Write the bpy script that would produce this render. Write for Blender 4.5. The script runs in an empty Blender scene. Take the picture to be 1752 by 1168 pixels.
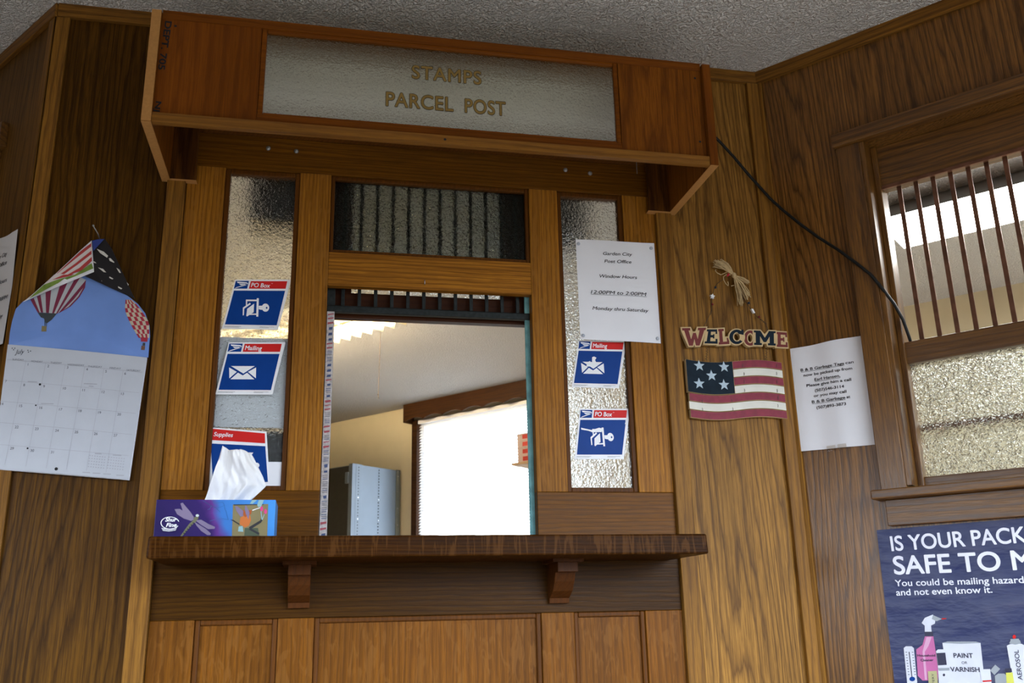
import bpy, bmesh, math, random
from mathutils import Vector, Matrix
random.seed(7)
sc = bpy.context.scene
COL = sc.collection
rad = math.radians

# ------------------------------------------------------------------ camera
CAM = Vector((-0.257, -2.227, 0.95))
_yaw, _pit, _rol, FPX = rad(11.731), rad(16.401), rad(-1.249), 1593.0
_f = Vector((math.sin(_yaw)*math.cos(_pit), math.cos(_yaw)*math.cos(_pit), math.sin(_pit)))
_r0 = Vector((math.cos(_yaw), -math.sin(_yaw), 0)); _u0 = _r0.cross(_f)
_r = _r0*math.cos(_rol) + _u0*math.sin(_rol); _u = -_r0*math.sin(_rol) + _u0*math.cos(_rol)
cd = bpy.data.cameras.new('camera'); cam = bpy.data.objects.new('camera', cd); COL.objects.link(cam)
M4 = Matrix.Identity(4)
for i in range(3):
    M4[i][0] = _r[i]; M4[i][1] = _u[i]; M4[i][2] = -_f[i]; M4[i][3] = CAM[i]
cam.matrix_world = M4
cd.sensor_width = 22.2; cd.lens = FPX/1752*22.2; cd.clip_start = 0.02
cd.dof.use_dof = True; cd.dof.focus_distance = 2.45; cd.dof.aperture_fstop = 4.5
sc.camera = cam

# ------------------------------------------------------------------ world, exposure
sc.view_settings.view_transform = 'Standard'; sc.view_settings.look = 'None'
sc.view_settings.gamma = 1; sc.view_settings.use_curve_mapping = False
sc.view_settings.exposure = 0.35
SKY = 18.5
world = bpy.data.worlds.new('sky'); sc.world = world; world.use_nodes = True
wn = world.node_tree.nodes; wl = world.node_tree.links
for n in list(wn): wn.remove(n)
w_tc = wn.new('ShaderNodeTexCoord'); w_sep = wn.new('ShaderNodeSeparateXYZ'); w_rmp = wn.new('ShaderNodeValToRGB')
w_bg = wn.new('ShaderNodeBackground'); w_out = wn.new('ShaderNodeOutputWorld')
wl.new(w_tc.outputs['Generated'], w_sep.inputs[0]); wl.new(w_sep.outputs['Z'], w_rmp.inputs[0])
w_rmp.color_ramp.elements[0].position = 0.0; w_rmp.color_ramp.elements[0].color = (.06, .063, .06, 1)
e_ = w_rmp.color_ramp.elements.new(.03); e_.color = (.36, .40, .45, 1)
w_rmp.color_ramp.elements[2].position = 0.30; w_rmp.color_ramp.elements[2].color = (.76, .87, 1.0, 1)
wl.new(w_rmp.outputs[0], w_bg.inputs[0]); w_bg.inputs[1].default_value = SKY
wl.new(w_bg.outputs[0], w_out.inputs[0])
sc.cycles.sample_clamp_indirect = 6.0

# ------------------------------------------------------------------ frames: x along a wall to the right, y into the wall, z up
class Frame:
    def __init__(s, ox, oy, deg):
        s.m = Matrix.Translation((ox, oy, 0)) @ Matrix.Rotation(rad(deg), 4, 'Z'); s.i = s.m.inverted()
    def at(s, px, py, y=0.0):
        """photo pixel -> (x, z) on this wall's plane at depth y"""
        d = _f*FPX + _r*(px-876) - _u*(py-584)
        o = s.i @ CAM; d = s.i.to_3x3() @ d; t = (y-o.y)/d.y; p = o + d*t
        return (p.x, p.z)
CW = Frame(0, 0, 0)                 # centre wall with the service window
RW = Frame(.957, 0, -49.6)          # right wall
LW = Frame(-.957, 0, -51.7)         # left wall
OW = Frame(-.196, 5.32, -49.2)      # far wall of the back office
LB = Frame(0, 0, -49.6)             # building axes
CZ = 2.472

# ------------------------------------------------------------------ mesh builder
class MB:
    def __init__(s): s.v = []; s.f = []; s.m = []; s.s = []
    def _add(s, vs, fs, m=0, smooth=False):
        b = len(s.v); s.v += [tuple(v) for v in vs]
        for f in fs: s.f.append([b+i for i in f]); s.m.append(m); s.s.append(smooth)
        return s
    def box(s, x0, x1, y0, y1, z0, z1, m=0):
        v = [(x, y, z) for x in (x0, x1) for y in (y0, y1) for z in (z0, z1)]
        return s._add(v, [(0,1,3,2),(4,6,7,5),(0,4,5,1),(2,3,7,6),(0,2,6,4),(1,5,7,3)], m)
    def prism(s, poly, y0, y1, m=0, back=True):
        n = len(poly)
        v = [(p[0], y0, p[1]) for p in poly] + [(p[0], y1, p[1]) for p in poly]
        f = [tuple(range(n))] + ([tuple(range(2*n-1, n-1, -1))] if back else [])
        f += [(i, n+i, n+(i+1) % n, (i+1) % n) for i in range(n)]
        return s._add(v, f, m)
    def xprism(s, poly, x0, x1, m=0):        # profile in (y, z), extruded along x
        n = len(poly)
        v = [(x0, p[0], p[1]) for p in poly] + [(x1, p[0], p[1]) for p in poly]
        return s._add(v, [tuple(range(n)), tuple(range(2*n-1, n-1, -1))] + [(i, n+i, n+(i+1) % n, (i+1) % n) for i in range(n)], m)
    def flat(s, poly, y, m=0): return s._add([(p[0], y if not callable(y) else y(p[0], p[1]), p[1]) for p in poly], [tuple(range(len(poly)))], m)
    def grid(s, fn, nu, nv, m=0, smooth=True):
        v = [fn(i/nu, j/nv) for j in range(nv+1) for i in range(nu+1)]
        f = [(j*(nu+1)+i, j*(nu+1)+i+1, (j+1)*(nu+1)+i+1, (j+1)*(nu+1)+i) for j in range(nv) for i in range(nu)]
        return s._add(v, f, m, smooth)
    def tube(s, pts, r, seg=8, m=0):
        pts = [Vector(p) for p in pts]; n = len(pts); vs = []; prev = None
        for i, p in enumerate(pts):
            t = (pts[min(i+1, n-1)] - pts[max(i-1, 0)]).normalized()
            if prev is None:
                a = Vector((0, 0, 1)) if abs(t.z) < .9 else Vector((1, 0, 0)); prev = t.cross(a).normalized()
            prev = (prev - t*prev.dot(t)).normalized(); b = t.cross(prev)
            rr = r(i/(n-1)) if callable(r) else r
            vs += [p + (prev*math.cos(2*math.pi*k/seg) + b*math.sin(2*math.pi*k/seg))*rr for k in range(seg)]
        fs = [(i*seg+k, i*seg+(k+1) % seg, (i+1)*seg+(k+1) % seg, (i+1)*seg+k) for i in range(n-1) for k in range(seg)]
        s._add(vs, fs, m, True)
        return s._add([vs[k] for k in range(seg)], [tuple(range(seg))], m)._add([vs[(n-1)*seg+k] for k in range(seg)], [tuple(range(seg))], m)
    def ball(s, c, r, m=0, nu=14, nv=9, sq=(1, 1, 1)):
        return s.grid(lambda u, v: (c[0]+r*sq[0]*math.cos(2*math.pi*u)*math.sin(math.pi*v), c[1]+r*sq[1]*math.sin(2*math.pi*u)*math.sin(math.pi*v), c[2]+r*sq[2]*math.cos(math.pi*v)), nu, nv, m)
    def lathe_y(s, c, prof, seg=16, m=0):     # profile (radius, y) around an axis along y
        return s.grid(lambda u, v: (c[0]+prof[round(v*(len(prof)-1))][0]*math.cos(2*math.pi*u), c[1]+prof[round(v*(len(prof)-1))][1], c[2]+prof[round(v*(len(prof)-1))][0]*math.sin(2*math.pi*u)), seg, len(prof)-1, m)
    def frame(s, x0, x1, z0, z1, w, y0, y1, m=0):     # four-sided moulding inside a rectangle
        s.box(x0, x0+w, y0, y1, z0, z1, m).box(x1-w, x1, y0, y1, z0, z1, m)
        return s.box(x0+w, x1-w, y0, y1, z0, z0+w, m).box(x0+w, x1-w, y0, y1, z1-w, z1, m)

BASE = {}
def mesh(name, mb, mats, base=(0, 0, 0)):
    me = bpy.data.meshes.new(name); bx, by, bz = base
    me.from_pydata([(v[0]-bx, v[1]-by, v[2]-bz) for v in mb.v], [], mb.f)
    for m in (mats if isinstance(mats, (list, tuple)) else [mats]): me.materials.append(m)
    me.polygons.foreach_set('material_index', mb.m); me.polygons.foreach_set('use_smooth', mb.s)
    bm = bmesh.new(); bm.from_mesh(me); bmesh.ops.recalc_face_normals(bm, faces=bm.faces); bm.to_mesh(me); bm.free()
    me.update(); return me
def bevel(o, w=.0015, seg=2):
    b = o.modifiers.new('bevel', 'BEVEL'); b.width = w; b.segments = seg; b.limit_method = 'ANGLE'; b.angle_limit = rad(50); return o
def thing(name, label, cat, fr, base=(0, 0, 0), group=None, kind=None):
    o = bpy.data.objects.new(name, None); COL.objects.link(o); o.empty_display_size = .05
    o.matrix_world = fr.m @ Matrix.Translation(base); BASE[o.name] = base
    if label: o['label'] = label
    if cat: o['category'] = cat
    if group: o['group'] = group
    if kind: o['kind'] = kind
    return o
def part(name, mb, mats, parent, bev=0, label=None, kind=None):
    base = BASE[parent.name]
    o = bpy.data.objects.new(name, mesh(name, mb, mats, base)); COL.objects.link(o); o.parent = parent; BASE[o.name] = base
    if bev: bevel(o, bev)
    if label: o['label'] = label
    if kind: o['kind'] = kind
    return o
def solo(name, label, cat, fr, base, mb, mats, group=None, bev=0, kind=None):
    o = bpy.data.objects.new(name, mesh(name, mb, mats, base)); COL.objects.link(o)
    o.matrix_world = fr.m @ Matrix.Translation(base); BASE[o.name] = base
    if label: o['label'] = label
    if cat: o['category'] = cat
    if group: o['group'] = group
    if kind: o['kind'] = kind
    if bev: bevel(o, bev)
    return o
def struct(name, label, cat, fr, mb, mats, base=(0, 0, 0), bev=0): return solo(name, label, cat, fr, base, mb, mats, None, bev, 'structure')

# ------------------------------------------------------------------ text -> mesh faces
def _text_geo(s, bold=0.0, shear=0.0, spacing=1.0):
    c = bpy.data.curves.new('t', 'FONT'); c.body = s; c.size = 1; c.shear = shear; c.resolution_u = 6; c.space_character = spacing
    o = bpy.data.objects.new('t', c); COL.objects.link(o)
    dg = bpy.context.evaluated_depsgraph_get(); dg.update()
    me = bpy.data.meshes.new_from_object(o.evaluated_get(dg))
    v = [(p.co.x, p.co.y) for p in me.vertices]; f = [tuple(p.vertices) for p in me.polygons]
    bpy.data.objects.remove(o); bpy.data.curves.remove(c); bpy.data.meshes.remove(me); return v, f
_cap = None
def put_text(mb, s, cx, z, cap, width, y, m=0, bold=0.0, shear=0.0, align='C', rot=0.0, spacing=1.0, fn=None):
    """a line of lettering: baseline z, cap height, width (None = natural), centred on cx; y may be a function"""
    global _cap
    if _cap is None:
        v, _ = _text_geo('H'); _cap = max(p[1] for p in v) - min(p[1] for p in v)
    v, f = _text_geo(s, bold, shear, spacing)
    if not v: return mb
    x0 = min(p[0] for p in v); x1 = max(p[0] for p in v); sz = cap/_cap; sx = sz if width is None else width/(x1-x0)
    w = (x1-x0)*sx; off = {'C': -w/2, 'L': 0, 'R': -w}[align]; out = []
    cr, sr = math.cos(rot), math.sin(rot)
    sh_ = [(0, 0)] if not bold else [(bold*math.cos(k*math.pi/4), bold*math.sin(k*math.pi/4)) for k in range(8)]; n_ = len(v)
    v = [(p[0]+d[0], p[1]+d[1]) for d in sh_ for p in v]; f = [tuple(i+k*n_ for i in q_) for k in range(len(sh_)) for q_ in f]
    for p in v:
        a, b = (p[0]-x0)*sx+off, p[1]*sz
        X, Z = cx + a*cr - b*sr, z + a*sr + b*cr
        if fn: X, Z = fn(X, Z)
        out.append((X, (y(X, Z) if callable(y) else y) - 2e-5*(len(out)//n_), Z))
    return mb._add(out, f, m)

# ------------------------------------------------------------------ materials
def newmat(name):
    m = bpy.data.materials.new(name); m.use_nodes = True; nt = m.node_tree
    for n in list(nt.nodes): nt.nodes.remove(n)
    out = nt.nodes.new('ShaderNodeOutputMaterial'); b = nt.nodes.new('ShaderNodeBsdfPrincipled'); nt.links.new(b.outputs[0], out.inputs[0])
    return m, nt, b, out
def N(nt, t, **k):
    n = nt.nodes.new('ShaderNode'+t)
    for a, v in k.items():
        if a.startswith('i_'):
            key = a[2:]; key = int(key) if key.isdigit() else key.replace('_', ' ')
            n.inputs[key].default_value = v
        else: setattr(n, a, v)
    return n
def ramp(nt, stops):
    r = nt.nodes.new('ShaderNodeValToRGB'); e = r.color_ramp.elements
    while len(e) < len(stops): e.new(.5)
    for el, (p, c) in zip(e, stops):
        el.position = p; el.color = (c, c, c, 1) if isinstance(c, (int, float)) else (*c, 1)
    return r
def plain(name, col, rough=.5, metal=0, spec=.22, var=0.06, vscale=25, bump=0, bscale=200, emit=0):
    """solid colour broken up by a little procedural noise"""
    m, nt, b, out = newmat(name); L = nt.links
    tc = N(nt, 'TexCoord'); no = N(nt, 'TexNoise', i_Scale=vscale, i_Detail=4.0); L.new(tc.outputs['Object'], no.inputs['Vector'])
    r = ramp(nt, [(.3, tuple(c*(1-var) for c in col)), (.7, tuple(min(1, c*(1+var)) for c in col))]); L.new(no.outputs[0], r.inputs[0])
    L.new(r.outputs[0], b.inputs['Base Color']); b.inputs['Roughness'].default_value = rough; b.inputs['Metallic'].default_value = metal
    b.inputs['Specular IOR Level'].default_value = spec
    if bump:
        n2 = N(nt, 'TexNoise', i_Scale=bscale, i_Detail=3.0); L.new(tc.outputs['Object'], n2.inputs['Vector'])
        bp = N(nt, 'Bump', i_Strength=bump, i_Distance=.002); L.new(n2.outputs[0], bp.inputs['Height']); L.new(bp.outputs[0], b.inputs['Normal'])
    if emit:
        L.new(r.outputs[0], b.inputs['Emission Color']); b.inputs['Emission Strength'].default_value = emit
    return m
WOODK = .56      # overall depth of the oak's stain
def oak(name, light, dark, axis='z', ring=22, dist=3.0, stretch=.07, rough=.42, pore=.55, fleck=0, fcol=None, contrast=1.0, spec=.09):
    """oak: growth-ring contours of a stretched noise field, irregular streaks, open pores, optional ray fleck"""
    light = (light[0]*WOODK*1.04, light[1]*WOODK*.97, light[2]*WOODK*.58); dark = tuple(c*WOODK for c in dark); fcol = tuple(c*WOODK for c in fcol) if fcol else None
    m, nt, b, out = newmat(name); L = nt.links
    tc = N(nt, 'TexCoord'); oi = N(nt, 'ObjectInfo')
    rv = N(nt, 'VectorMath', operation='SCALE'); rv.inputs[0].default_value = (7.3, 3.1, 5.7); L.new(oi.outputs['Random'], rv.inputs['Scale'])
    ad = N(nt, 'VectorMath', operation='ADD'); L.new(tc.outputs['Object'], ad.inputs[0]); L.new(rv.outputs[0], ad.inputs[1])
    def mapped(along):
        mp = N(nt, 'Mapping'); mp.inputs['Scale'].default_value = (1, 1, along) if axis == 'z' else (along, 1, 1)
        L.new(ad.outputs[0], mp.inputs['Vector']); return mp.outputs[0]
    def math2(op, a, b_, c=None):
        n = N(nt, 'Math', operation=op)
        for i, v in enumerate((a, b_, c)):
            if v is None: continue
            if isinstance(v, (int, float)): n.inputs[i].default_value = v
            else: L.new(v, n.inputs[i])
        return n.outputs[0]
    low = N(nt, 'TexNoise', i_Scale=3.6, i_Detail=2.5, i_Roughness=.5); L.new(mapped(stretch*1.5), low.inputs['Vector'])
    wob = N(nt, 'TexNoise', i_Scale=55.0, i_Detail=3.0, i_Roughness=.6); L.new(mapped(.09), wob.inputs['Vector'])
    sp = N(nt, 'SeparateXYZ'); L.new(ad.outputs[0], sp.inputs[0])
    cr = math2('MULTIPLY_ADD', sp.outputs['Y'], .8, sp.outputs['X' if axis == 'z' else 'Z'])
    t = math2('MULTIPLY_ADD', low.outputs[0], dist*6, math2('MULTIPLY', cr, ring)); t = math2('MULTIPLY_ADD', wob.outputs[0], 1.3, t)
    fr = math2('FRACT', t, None)
    rg = ramp(nt, [(0, .05), (.10, .40), (.30, .92), (.80, 1), (.93, .50), (1, .05)]); L.new(fr, rg.inputs[0])
    stk = N(nt, 'TexNoise', i_Scale=150.0, i_Detail=4.0, i_Roughness=.65); L.new(mapped(.012), stk.inputs['Vector'])
    sk = ramp(nt, [(.30, .25), (.47, .72), (.60, 1)]); L.new(stk.outputs[0], sk.inputs[0])
    fine = N(nt, 'TexNoise', i_Scale=520.0, i_Detail=2.0, i_Roughness=.6); L.new(mapped(.03), fine.inputs['Vector'])
    pr = ramp(nt, [(.40, 1 - pore), (.52, 1)]); L.new(fine.outputs[0], pr.inputs[0])
    blot = N(nt, 'TexNoise', i_Scale=5.0, i_Detail=3.0); L.new(mapped(.35), blot.inputs['Vector'])
    bl = ramp(nt, [(.3, .80), (.72, 1.16)]); L.new(blot.outputs[0], bl.inputs[0])
    g1 = math2('MULTIPLY', math2('MULTIPLY', rg.outputs[0], sk.outputs[0]), pr.outputs[0])
    g2 = math2('MULTIPLY_ADD', g1, contrast, (1-contrast)*.65)
    mx = N(nt, 'MixRGB'); L.new(g2, mx.inputs[0]); mx.inputs[1].default_value = (*dark, 1); mx.inputs[2].default_value = (*light, 1)
    mu = N(nt, 'MixRGB', blend_type='MULTIPLY'); mu.inputs[0].default_value = 1; L.new(mx.outputs[0], mu.inputs[1]); L.new(bl.outputs[0], mu.inputs[2])
    last = mu.outputs[0]
    if fleck:
        mpf = N(nt, 'Mapping'); mpf.inputs['Scale'].default_value = (60, 60, 14) if axis == 'z' else (85, 20, 10)
        mpf.inputs['Rotation'].default_value = (0, rad(-12), 0); L.new(ad.outputs[0], mpf.inputs['Vector'])
        fn = N(nt, 'TexNoise', i_Scale=1.0, i_Detail=2.0, i_Distortion=1.2); L.new(mpf.outputs[0], fn.inputs['Vector'])
        frp = ramp(nt, [(.52, 0), (.62, abs(fleck))]); L.new(fn.outputs[0], frp.inputs[0])
        mf = N(nt, 'MixRGB'); L.new(frp.outputs[0], mf.inputs[0]); L.new(last, mf.inputs[1]); mf.inputs[2].default_value = (*(fcol or light), 1); last = mf.outputs[0]
    L.new(last, b.inputs['Base Color']); b.inputs['Roughness'].default_value = rough; b.inputs['Specular IOR Level'].default_value = spec
    bp = N(nt, 'Bump', i_Strength=.3, i_Distance=.0007); L.new(g1, bp.inputs['Height']); L.new(bp.outputs[0], b.inputs['Normal'])
    return m
def glass(name, tint=(.93, .96, .96), scale=140, strength=.6, dist=.004, clear=.3, kind='noise', rough=.03):
    m, nt, b, out = newmat(name); L = nt.links; nt.nodes.remove(b)
    tc = N(nt, 'TexCoord')
    if kind == 'noise':
        no = N(nt, 'TexNoise', i_Scale=scale, i_Detail=1.5, i_Distortion=.4); L.new(tc.outputs['Object'], no.inputs['Vector']); h = no.outputs[0]
    else:
        no = N(nt, 'TexVoronoi', i_Scale=scale, feature='SMOOTH_F1'); no.inputs['Smoothness'].default_value = .6
        n1 = N(nt, 'TexNoise', i_Scale=scale*.6); L.new(tc.outputs['Object'], n1.inputs['Vector'])
        mixv = N(nt, 'MixRGB', i_0=.06); L.new(tc.outputs['Object'], mixv.inputs[1]); L.new(n1.outputs['Color'], mixv.inputs[2]); L.new(mixv.outputs[0], no.inputs['Vector']); h = no.outputs[0]
    bp = N(nt, 'Bump', i_Strength=strength, i_Distance=dist); L.new(h, bp.inputs['Height'])
    g = N(nt, 'BsdfGlass', i_Roughness=rough, i_IOR=1.5); g.inputs['Color'].default_value = (*tint, 1); L.new(bp.outputs[0], g.inputs['Normal'])
    tr = N(nt, 'BsdfTransparent'); tr.inputs[0].default_value = (*tint, 1)
    mx = N(nt, 'MixShader', i_0=clear); L.new(g.outputs[0], mx.inputs[1]); L.new(tr.outputs[0], mx.inputs[2]); L.new(mx.outputs[0], out.inputs[0])
    return m
def lamp(name, col, strength):
    m, nt, b, out = newmat(name); L = nt.links; nt.nodes.remove(b)
    tc = N(nt, 'TexCoord'); no = N(nt, 'TexNoise', i_Scale=40.0); L.new(tc.outputs['Object'], no.inputs['Vector'])
    r = ramp(nt, [(0, tuple(c*.95 for c in col)), (1, col)]); L.new(no.outputs[0], r.inputs[0])
    e = N(nt, 'Emission', i_Strength=strength); L.new(r.outputs[0], e.inputs[0]); L.new(e.outputs[0], out.inputs[0]); return m

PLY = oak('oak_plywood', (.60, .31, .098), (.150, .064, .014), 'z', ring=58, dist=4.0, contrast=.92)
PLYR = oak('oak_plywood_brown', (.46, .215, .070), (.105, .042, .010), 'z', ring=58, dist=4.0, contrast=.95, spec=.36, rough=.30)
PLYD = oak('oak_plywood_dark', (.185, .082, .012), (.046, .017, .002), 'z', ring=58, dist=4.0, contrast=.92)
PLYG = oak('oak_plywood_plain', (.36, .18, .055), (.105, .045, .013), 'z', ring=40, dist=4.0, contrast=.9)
TRIM = oak('oak_trim', (.50, .245, .062), (.19, .080, .019), 'z', ring=50, dist=1.4, contrast=.85)
TRIMX = oak('oak_trim_level', (.48, .23, .060), (.17, .07, .018), 'x', ring=40, dist=2.0, contrast=.9)
STILE = oak('oak_quartered', (.70, .30, .048), (.24, .085, .011), 'z', ring=95, dist=1.6, fleck=.5, fcol=(.50, .21, .034), contrast=.85)
RAILX = oak('oak_quartered_level', (.66, .28, .040), (.22, .075, .010), 'x', ring=90, dist=1.0, contrast=.85)
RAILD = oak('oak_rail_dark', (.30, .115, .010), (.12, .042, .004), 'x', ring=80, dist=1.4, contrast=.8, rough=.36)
RAILU = oak('oak_rail_shaded', (.105, .044, .007), (.04, .015, .003), 'x', ring=80, dist=1.4, contrast=.8, rough=.36, spec=.06)  # shade under the counter shelf is put into this darker oak
PANEL = oak('oak_panel', (.33, .122, .012), (.135, .044, .004), 'z', ring=60, dist=.9, fleck=.4, fcol=(.37, .15, .026), contrast=.75)
SHELF = oak('oak_counter', (.085, .030, .005), (.028, .009, .002), 'x', ring=120, dist=1.0, fleck=.45, fcol=(.19, .075, .018), contrast=.75, rough=.36, spec=.04)
CORB = oak('oak_corbel', (.15, .05, .014), (.07, .023, .007), 'z', ring=60, dist=1.0, contrast=.6)
MOULD = oak('oak_moulding', (.21, .074, .014), (.10, .034, .007), 'z', ring=80, dist=.8, contrast=.6)
HEAD = oak('red_oak_board', (.34, .105, .013), (.20, .052, .006), 'z', ring=40, dist=1.4, contrast=.8)
HEADP = oak('red_oak_figured', (.40, .135, .018), (.16, .045, .006), 'z', ring=22, dist=2.4, contrast=.9)
HEADX = oak('red_oak_level', (.35, .11, .014), (.20, .054, .006), 'x', ring=50, dist=1.0, contrast=.75)
STRIP = oak('pale_oak_strip', (.50, .235, .065), (.28, .115, .028), 'x', ring=60, dist=1.4, contrast=.85)
EDGE = plain('fibreboard_edge', (.44, .215, .065), .6, var=.08, vscale=160)
CLEAT = oak('dark_pine_cleat', (.19, .068, .014), (.05, .016, .005), 'z', ring=30, dist=2.4, contrast=.95)
WCAS = oak('window_casing_oak', (.37, .17, .045), (.11, .044, .012), 'z', ring=26, dist=2.2, contrast=.95, rough=.30, spec=.5)
WCASX = oak('window_casing_level', (.37, .17, .045), (.11, .044, .012), 'x', ring=45, dist=1.8, contrast=.95, rough=.34, spec=.5)
WSASH = oak('window_sash_oak', (.25, .115, .038), (.11, .045, .016), 'x', ring=60, dist=1.2, contrast=.85, rough=.32, spec=.5)
DARKW = oak('dark_walnut', (.10, .042, .018), (.035, .015, .008), 'x', ring=22, dist=2.4, rough=.5, contrast=.8)
SASHW = oak('dark_red_sash', (.10, .033, .016), (.05, .016, .009), 'x', ring=50, dist=1.0, contrast=.6)
PANE = glass('obscured_glass', (.94, .96, .96), 165, .85, .0050, .30)
PANER = glass('hammered_glass', (.92, .96, .97), 95, 1.0, .006, .22, 'voronoi')
PANET = glass('dimmed_obscured_glass', (.47, .48, .45), 165, .9, .006, .2)  # tint darkened to imitate light lost through two textured panes
PANEH = glass('frosted_sign_glass', (.92, .92, .87), 190, .6, .003, .30)
IRON = plain('black_iron', (.020, .024, .024), .45, .4, var=.35, vscale=90)
COPPER = plain('copper_bar', (.20, .095, .06), .35, .75, var=.3, vscale=30)
TEAL = plain('teal_paint', (.17, .40, .42), .5, var=.25, vscale=40)
PAPER = plain('white_paper', (.80, .80, .84), .75, var=.015, vscale=12, spec=.25)
INK = plain('black_ink', (.015, .015, .018), .7)
GREYINK = plain('grey_ink', (.16, .16, .18), .7)
LINEINK = plain('line_ink', (.36, .36, .40), .7)
NAVY = plain('print_navy', (.003, .042, .23), .4, var=.05, spec=.1)
SIGNRED = plain('print_red', (.60, .020, .018), .4, var=.04, spec=.1)
GLOSSW = plain('sticker_white', (.82, .83, .86), .35, var=.02)
GOLD = plain('gold_leaf', (.27, .175, .050), .5, .15, var=.12, vscale=60)
BLACK = plain('black_plastic', (.012, .013, .013), .4)
STEEL = plain('dull_steel', (.35, .35, .34), .4, .8)
CHROME = plain('bright_steel', (.6, .6, .6), .25, .9)
WALLC = plain('cream_paint', (.58, .51, .35), .8, var=.03, vscale=8)
FLOORM = plain('vinyl_floor', (.42, .38, .34), .5, var=.12, vscale=6)
LOBBYW = plain('lobby_panelling', (.17, .085, .03), .8, var=.03, vscale=8)
def popcorn(name):
    m, nt, b, out = newmat(name); L = nt.links
    tc = N(nt, 'TexCoord'); n1 = N(nt, 'TexNoise', i_Scale=125.0, i_Detail=3.0, i_Roughness=.5, i_Distortion=.3); L.new(tc.outputs['Object'], n1.inputs['Vector'])
    r = ramp(nt, [(.40, 0), (.62, 1)]); L.new(n1.outputs[0], r.inputs[0])
    bp = N(nt, 'Bump', i_Strength=1.0, i_Distance=.010); L.new(r.outputs[0], bp.inputs['Height']); L.new(bp.outputs[0], b.inputs['Normal'])
    c = ramp(nt, [(.3, (.82, .79, .75)), (.7, (.88, .855, .82))]); L.new(n1.outputs[0], c.inputs[0]); L.new(c.outputs[0], b.inputs['Base Color'])
    b.inputs['Roughness'].default_value = .7; return m
CEIL = popcorn('popcorn_ceiling')

# ------------------------------------------------------------------ the shell of the building
struct('floor', 'vinyl floor of the lobby and office', 'floor', LB, MB().box(-6.3, 3.5, -3.1, 3.7, -.1, 0), FLOORM)
struct('ceiling', 'white textured popcorn ceiling above the service window', 'ceiling', LB, MB().box(-6.3, 3.5, -3.1, 3.7, CZ, CZ+.1), CEIL)
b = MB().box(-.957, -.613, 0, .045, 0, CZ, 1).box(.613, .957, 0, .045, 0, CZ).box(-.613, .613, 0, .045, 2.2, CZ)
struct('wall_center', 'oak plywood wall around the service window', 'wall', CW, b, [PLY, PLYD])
OX0, OX1, OZ0, OZ1 = .272, 1.35, 1.222, 2.145
b = MB().box(0, OX0, 0, .11, 0, CZ).box(OX1, 2.75, 0, .11, 0, CZ).box(OX0, OX1, 0, .11, 0, OZ0).box(OX0, OX1, 0, .11, OZ1, CZ)
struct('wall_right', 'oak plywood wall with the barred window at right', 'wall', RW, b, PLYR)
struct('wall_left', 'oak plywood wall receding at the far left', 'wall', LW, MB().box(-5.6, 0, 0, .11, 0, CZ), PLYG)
# far office wall with its window hole
WX0, WX1, WZ0, WZ1 = .965, 2.03, .80, 2.36
b = MB().box(-2.2, WX0, 0, .12, 0, CZ).box(WX1, 7.5, 0, .12, 0, CZ).box(WX0, WX1, 0, .12, 0, WZ0).box(WX0, WX1, 0, .12, WZ1, CZ)
struct('wall_office', 'cream painted far wall of the back office', 'wall', OW, b, WALLC)
# outer walls: s=3.2 (with a lobby window and an unseen office opening added for light), v=-2.8 (with a lobby window), s=-6 (office end), s=-3 (lobby end)
A0, A1, AZ0, AZ1 = -2.5, .5, .60, 2.05
b = MB().box(3.2, 3.32, -2.9, A0, 0, CZ).box(3.2, 3.32, A1, 1.0, 0, CZ).box(3.2, 3.32, 3.2, 3.6, 0, CZ).box(3.2, 3.32, 1.0, 3.2, 0, .4).box(3.2, 3.32, 1.0, 3.2, 2.3, CZ).box(3.2, 3.32, A0, A1, 0, AZ0).box(3.2, 3.32, A0, A1, AZ1, CZ)
struct('wall_street', 'lobby outer wall with a wide window', 'wall', LB, b, LOBBYW)
B0, B1, BZ0, BZ1 = -.85, .85, 1.0, 1.70
b = MB().box(-3.1, B0, -2.92, -2.8, 0, CZ).box(B1, 3.3, -2.92, -2.8, 0, CZ).box(B0, B1, -2.92, -2.8, 0, BZ0).box(B0, B1, -2.92, -2.8, BZ1, CZ)
struct('wall_rear', 'lobby wall behind the camera with a wide window', 'wall', LB, b, LOBBYW)
struct('wall_end', 'lobby end wall', 'wall', LB, MB().box(-3.12, -3, -2.9, -.5, 0, CZ), LOBBYW)
struct('wall_side', 'office end wall', 'wall', LB, MB().box(-6.12, -6, -1.2, 3.6, 0, CZ), WALLC)
# daylight portals in the windows and in the added office opening
def portal(name, fr, c, sx, sz, rotz):
    d = bpy.data.lights.new(name, 'AREA'); d.shape = 'RECTANGLE'; d.size = sx; d.size_y = sz; d.cycles.is_portal = True
    o = bpy.data.objects.new(name, d); COL.objects.link(o)
    o.matrix_world = fr.m @ Matrix.Translation(c) @ Matrix.Rotation(rad(rotz), 4, 'Z') @ Matrix.Rotation(rad(90), 4, 'X')
# area light shines along its -Z; after X+90 that is +Y of the frame
portal('street_daylight', LB, (3.26, (A0+A1)/2, (AZ0+AZ1)/2), A1-A0, AZ1-AZ0, 90)
portal('added_side_daylight', LB, (3.26, 2.1, 1.35), 2.2, 1.9, 90)  # unseen window opening, added to brighten the office ceiling
portal('rear_daylight', LB, ((B0+B1)/2, -2.86, (BZ0+BZ1)/2), B1-B0, BZ1-BZ0, 0)
portal('office_daylight', OW, ((WX0+WX1)/2, .10, (WZ0+WZ1)/2), WX1-WX0, WZ1-WZ0, 180)

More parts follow.
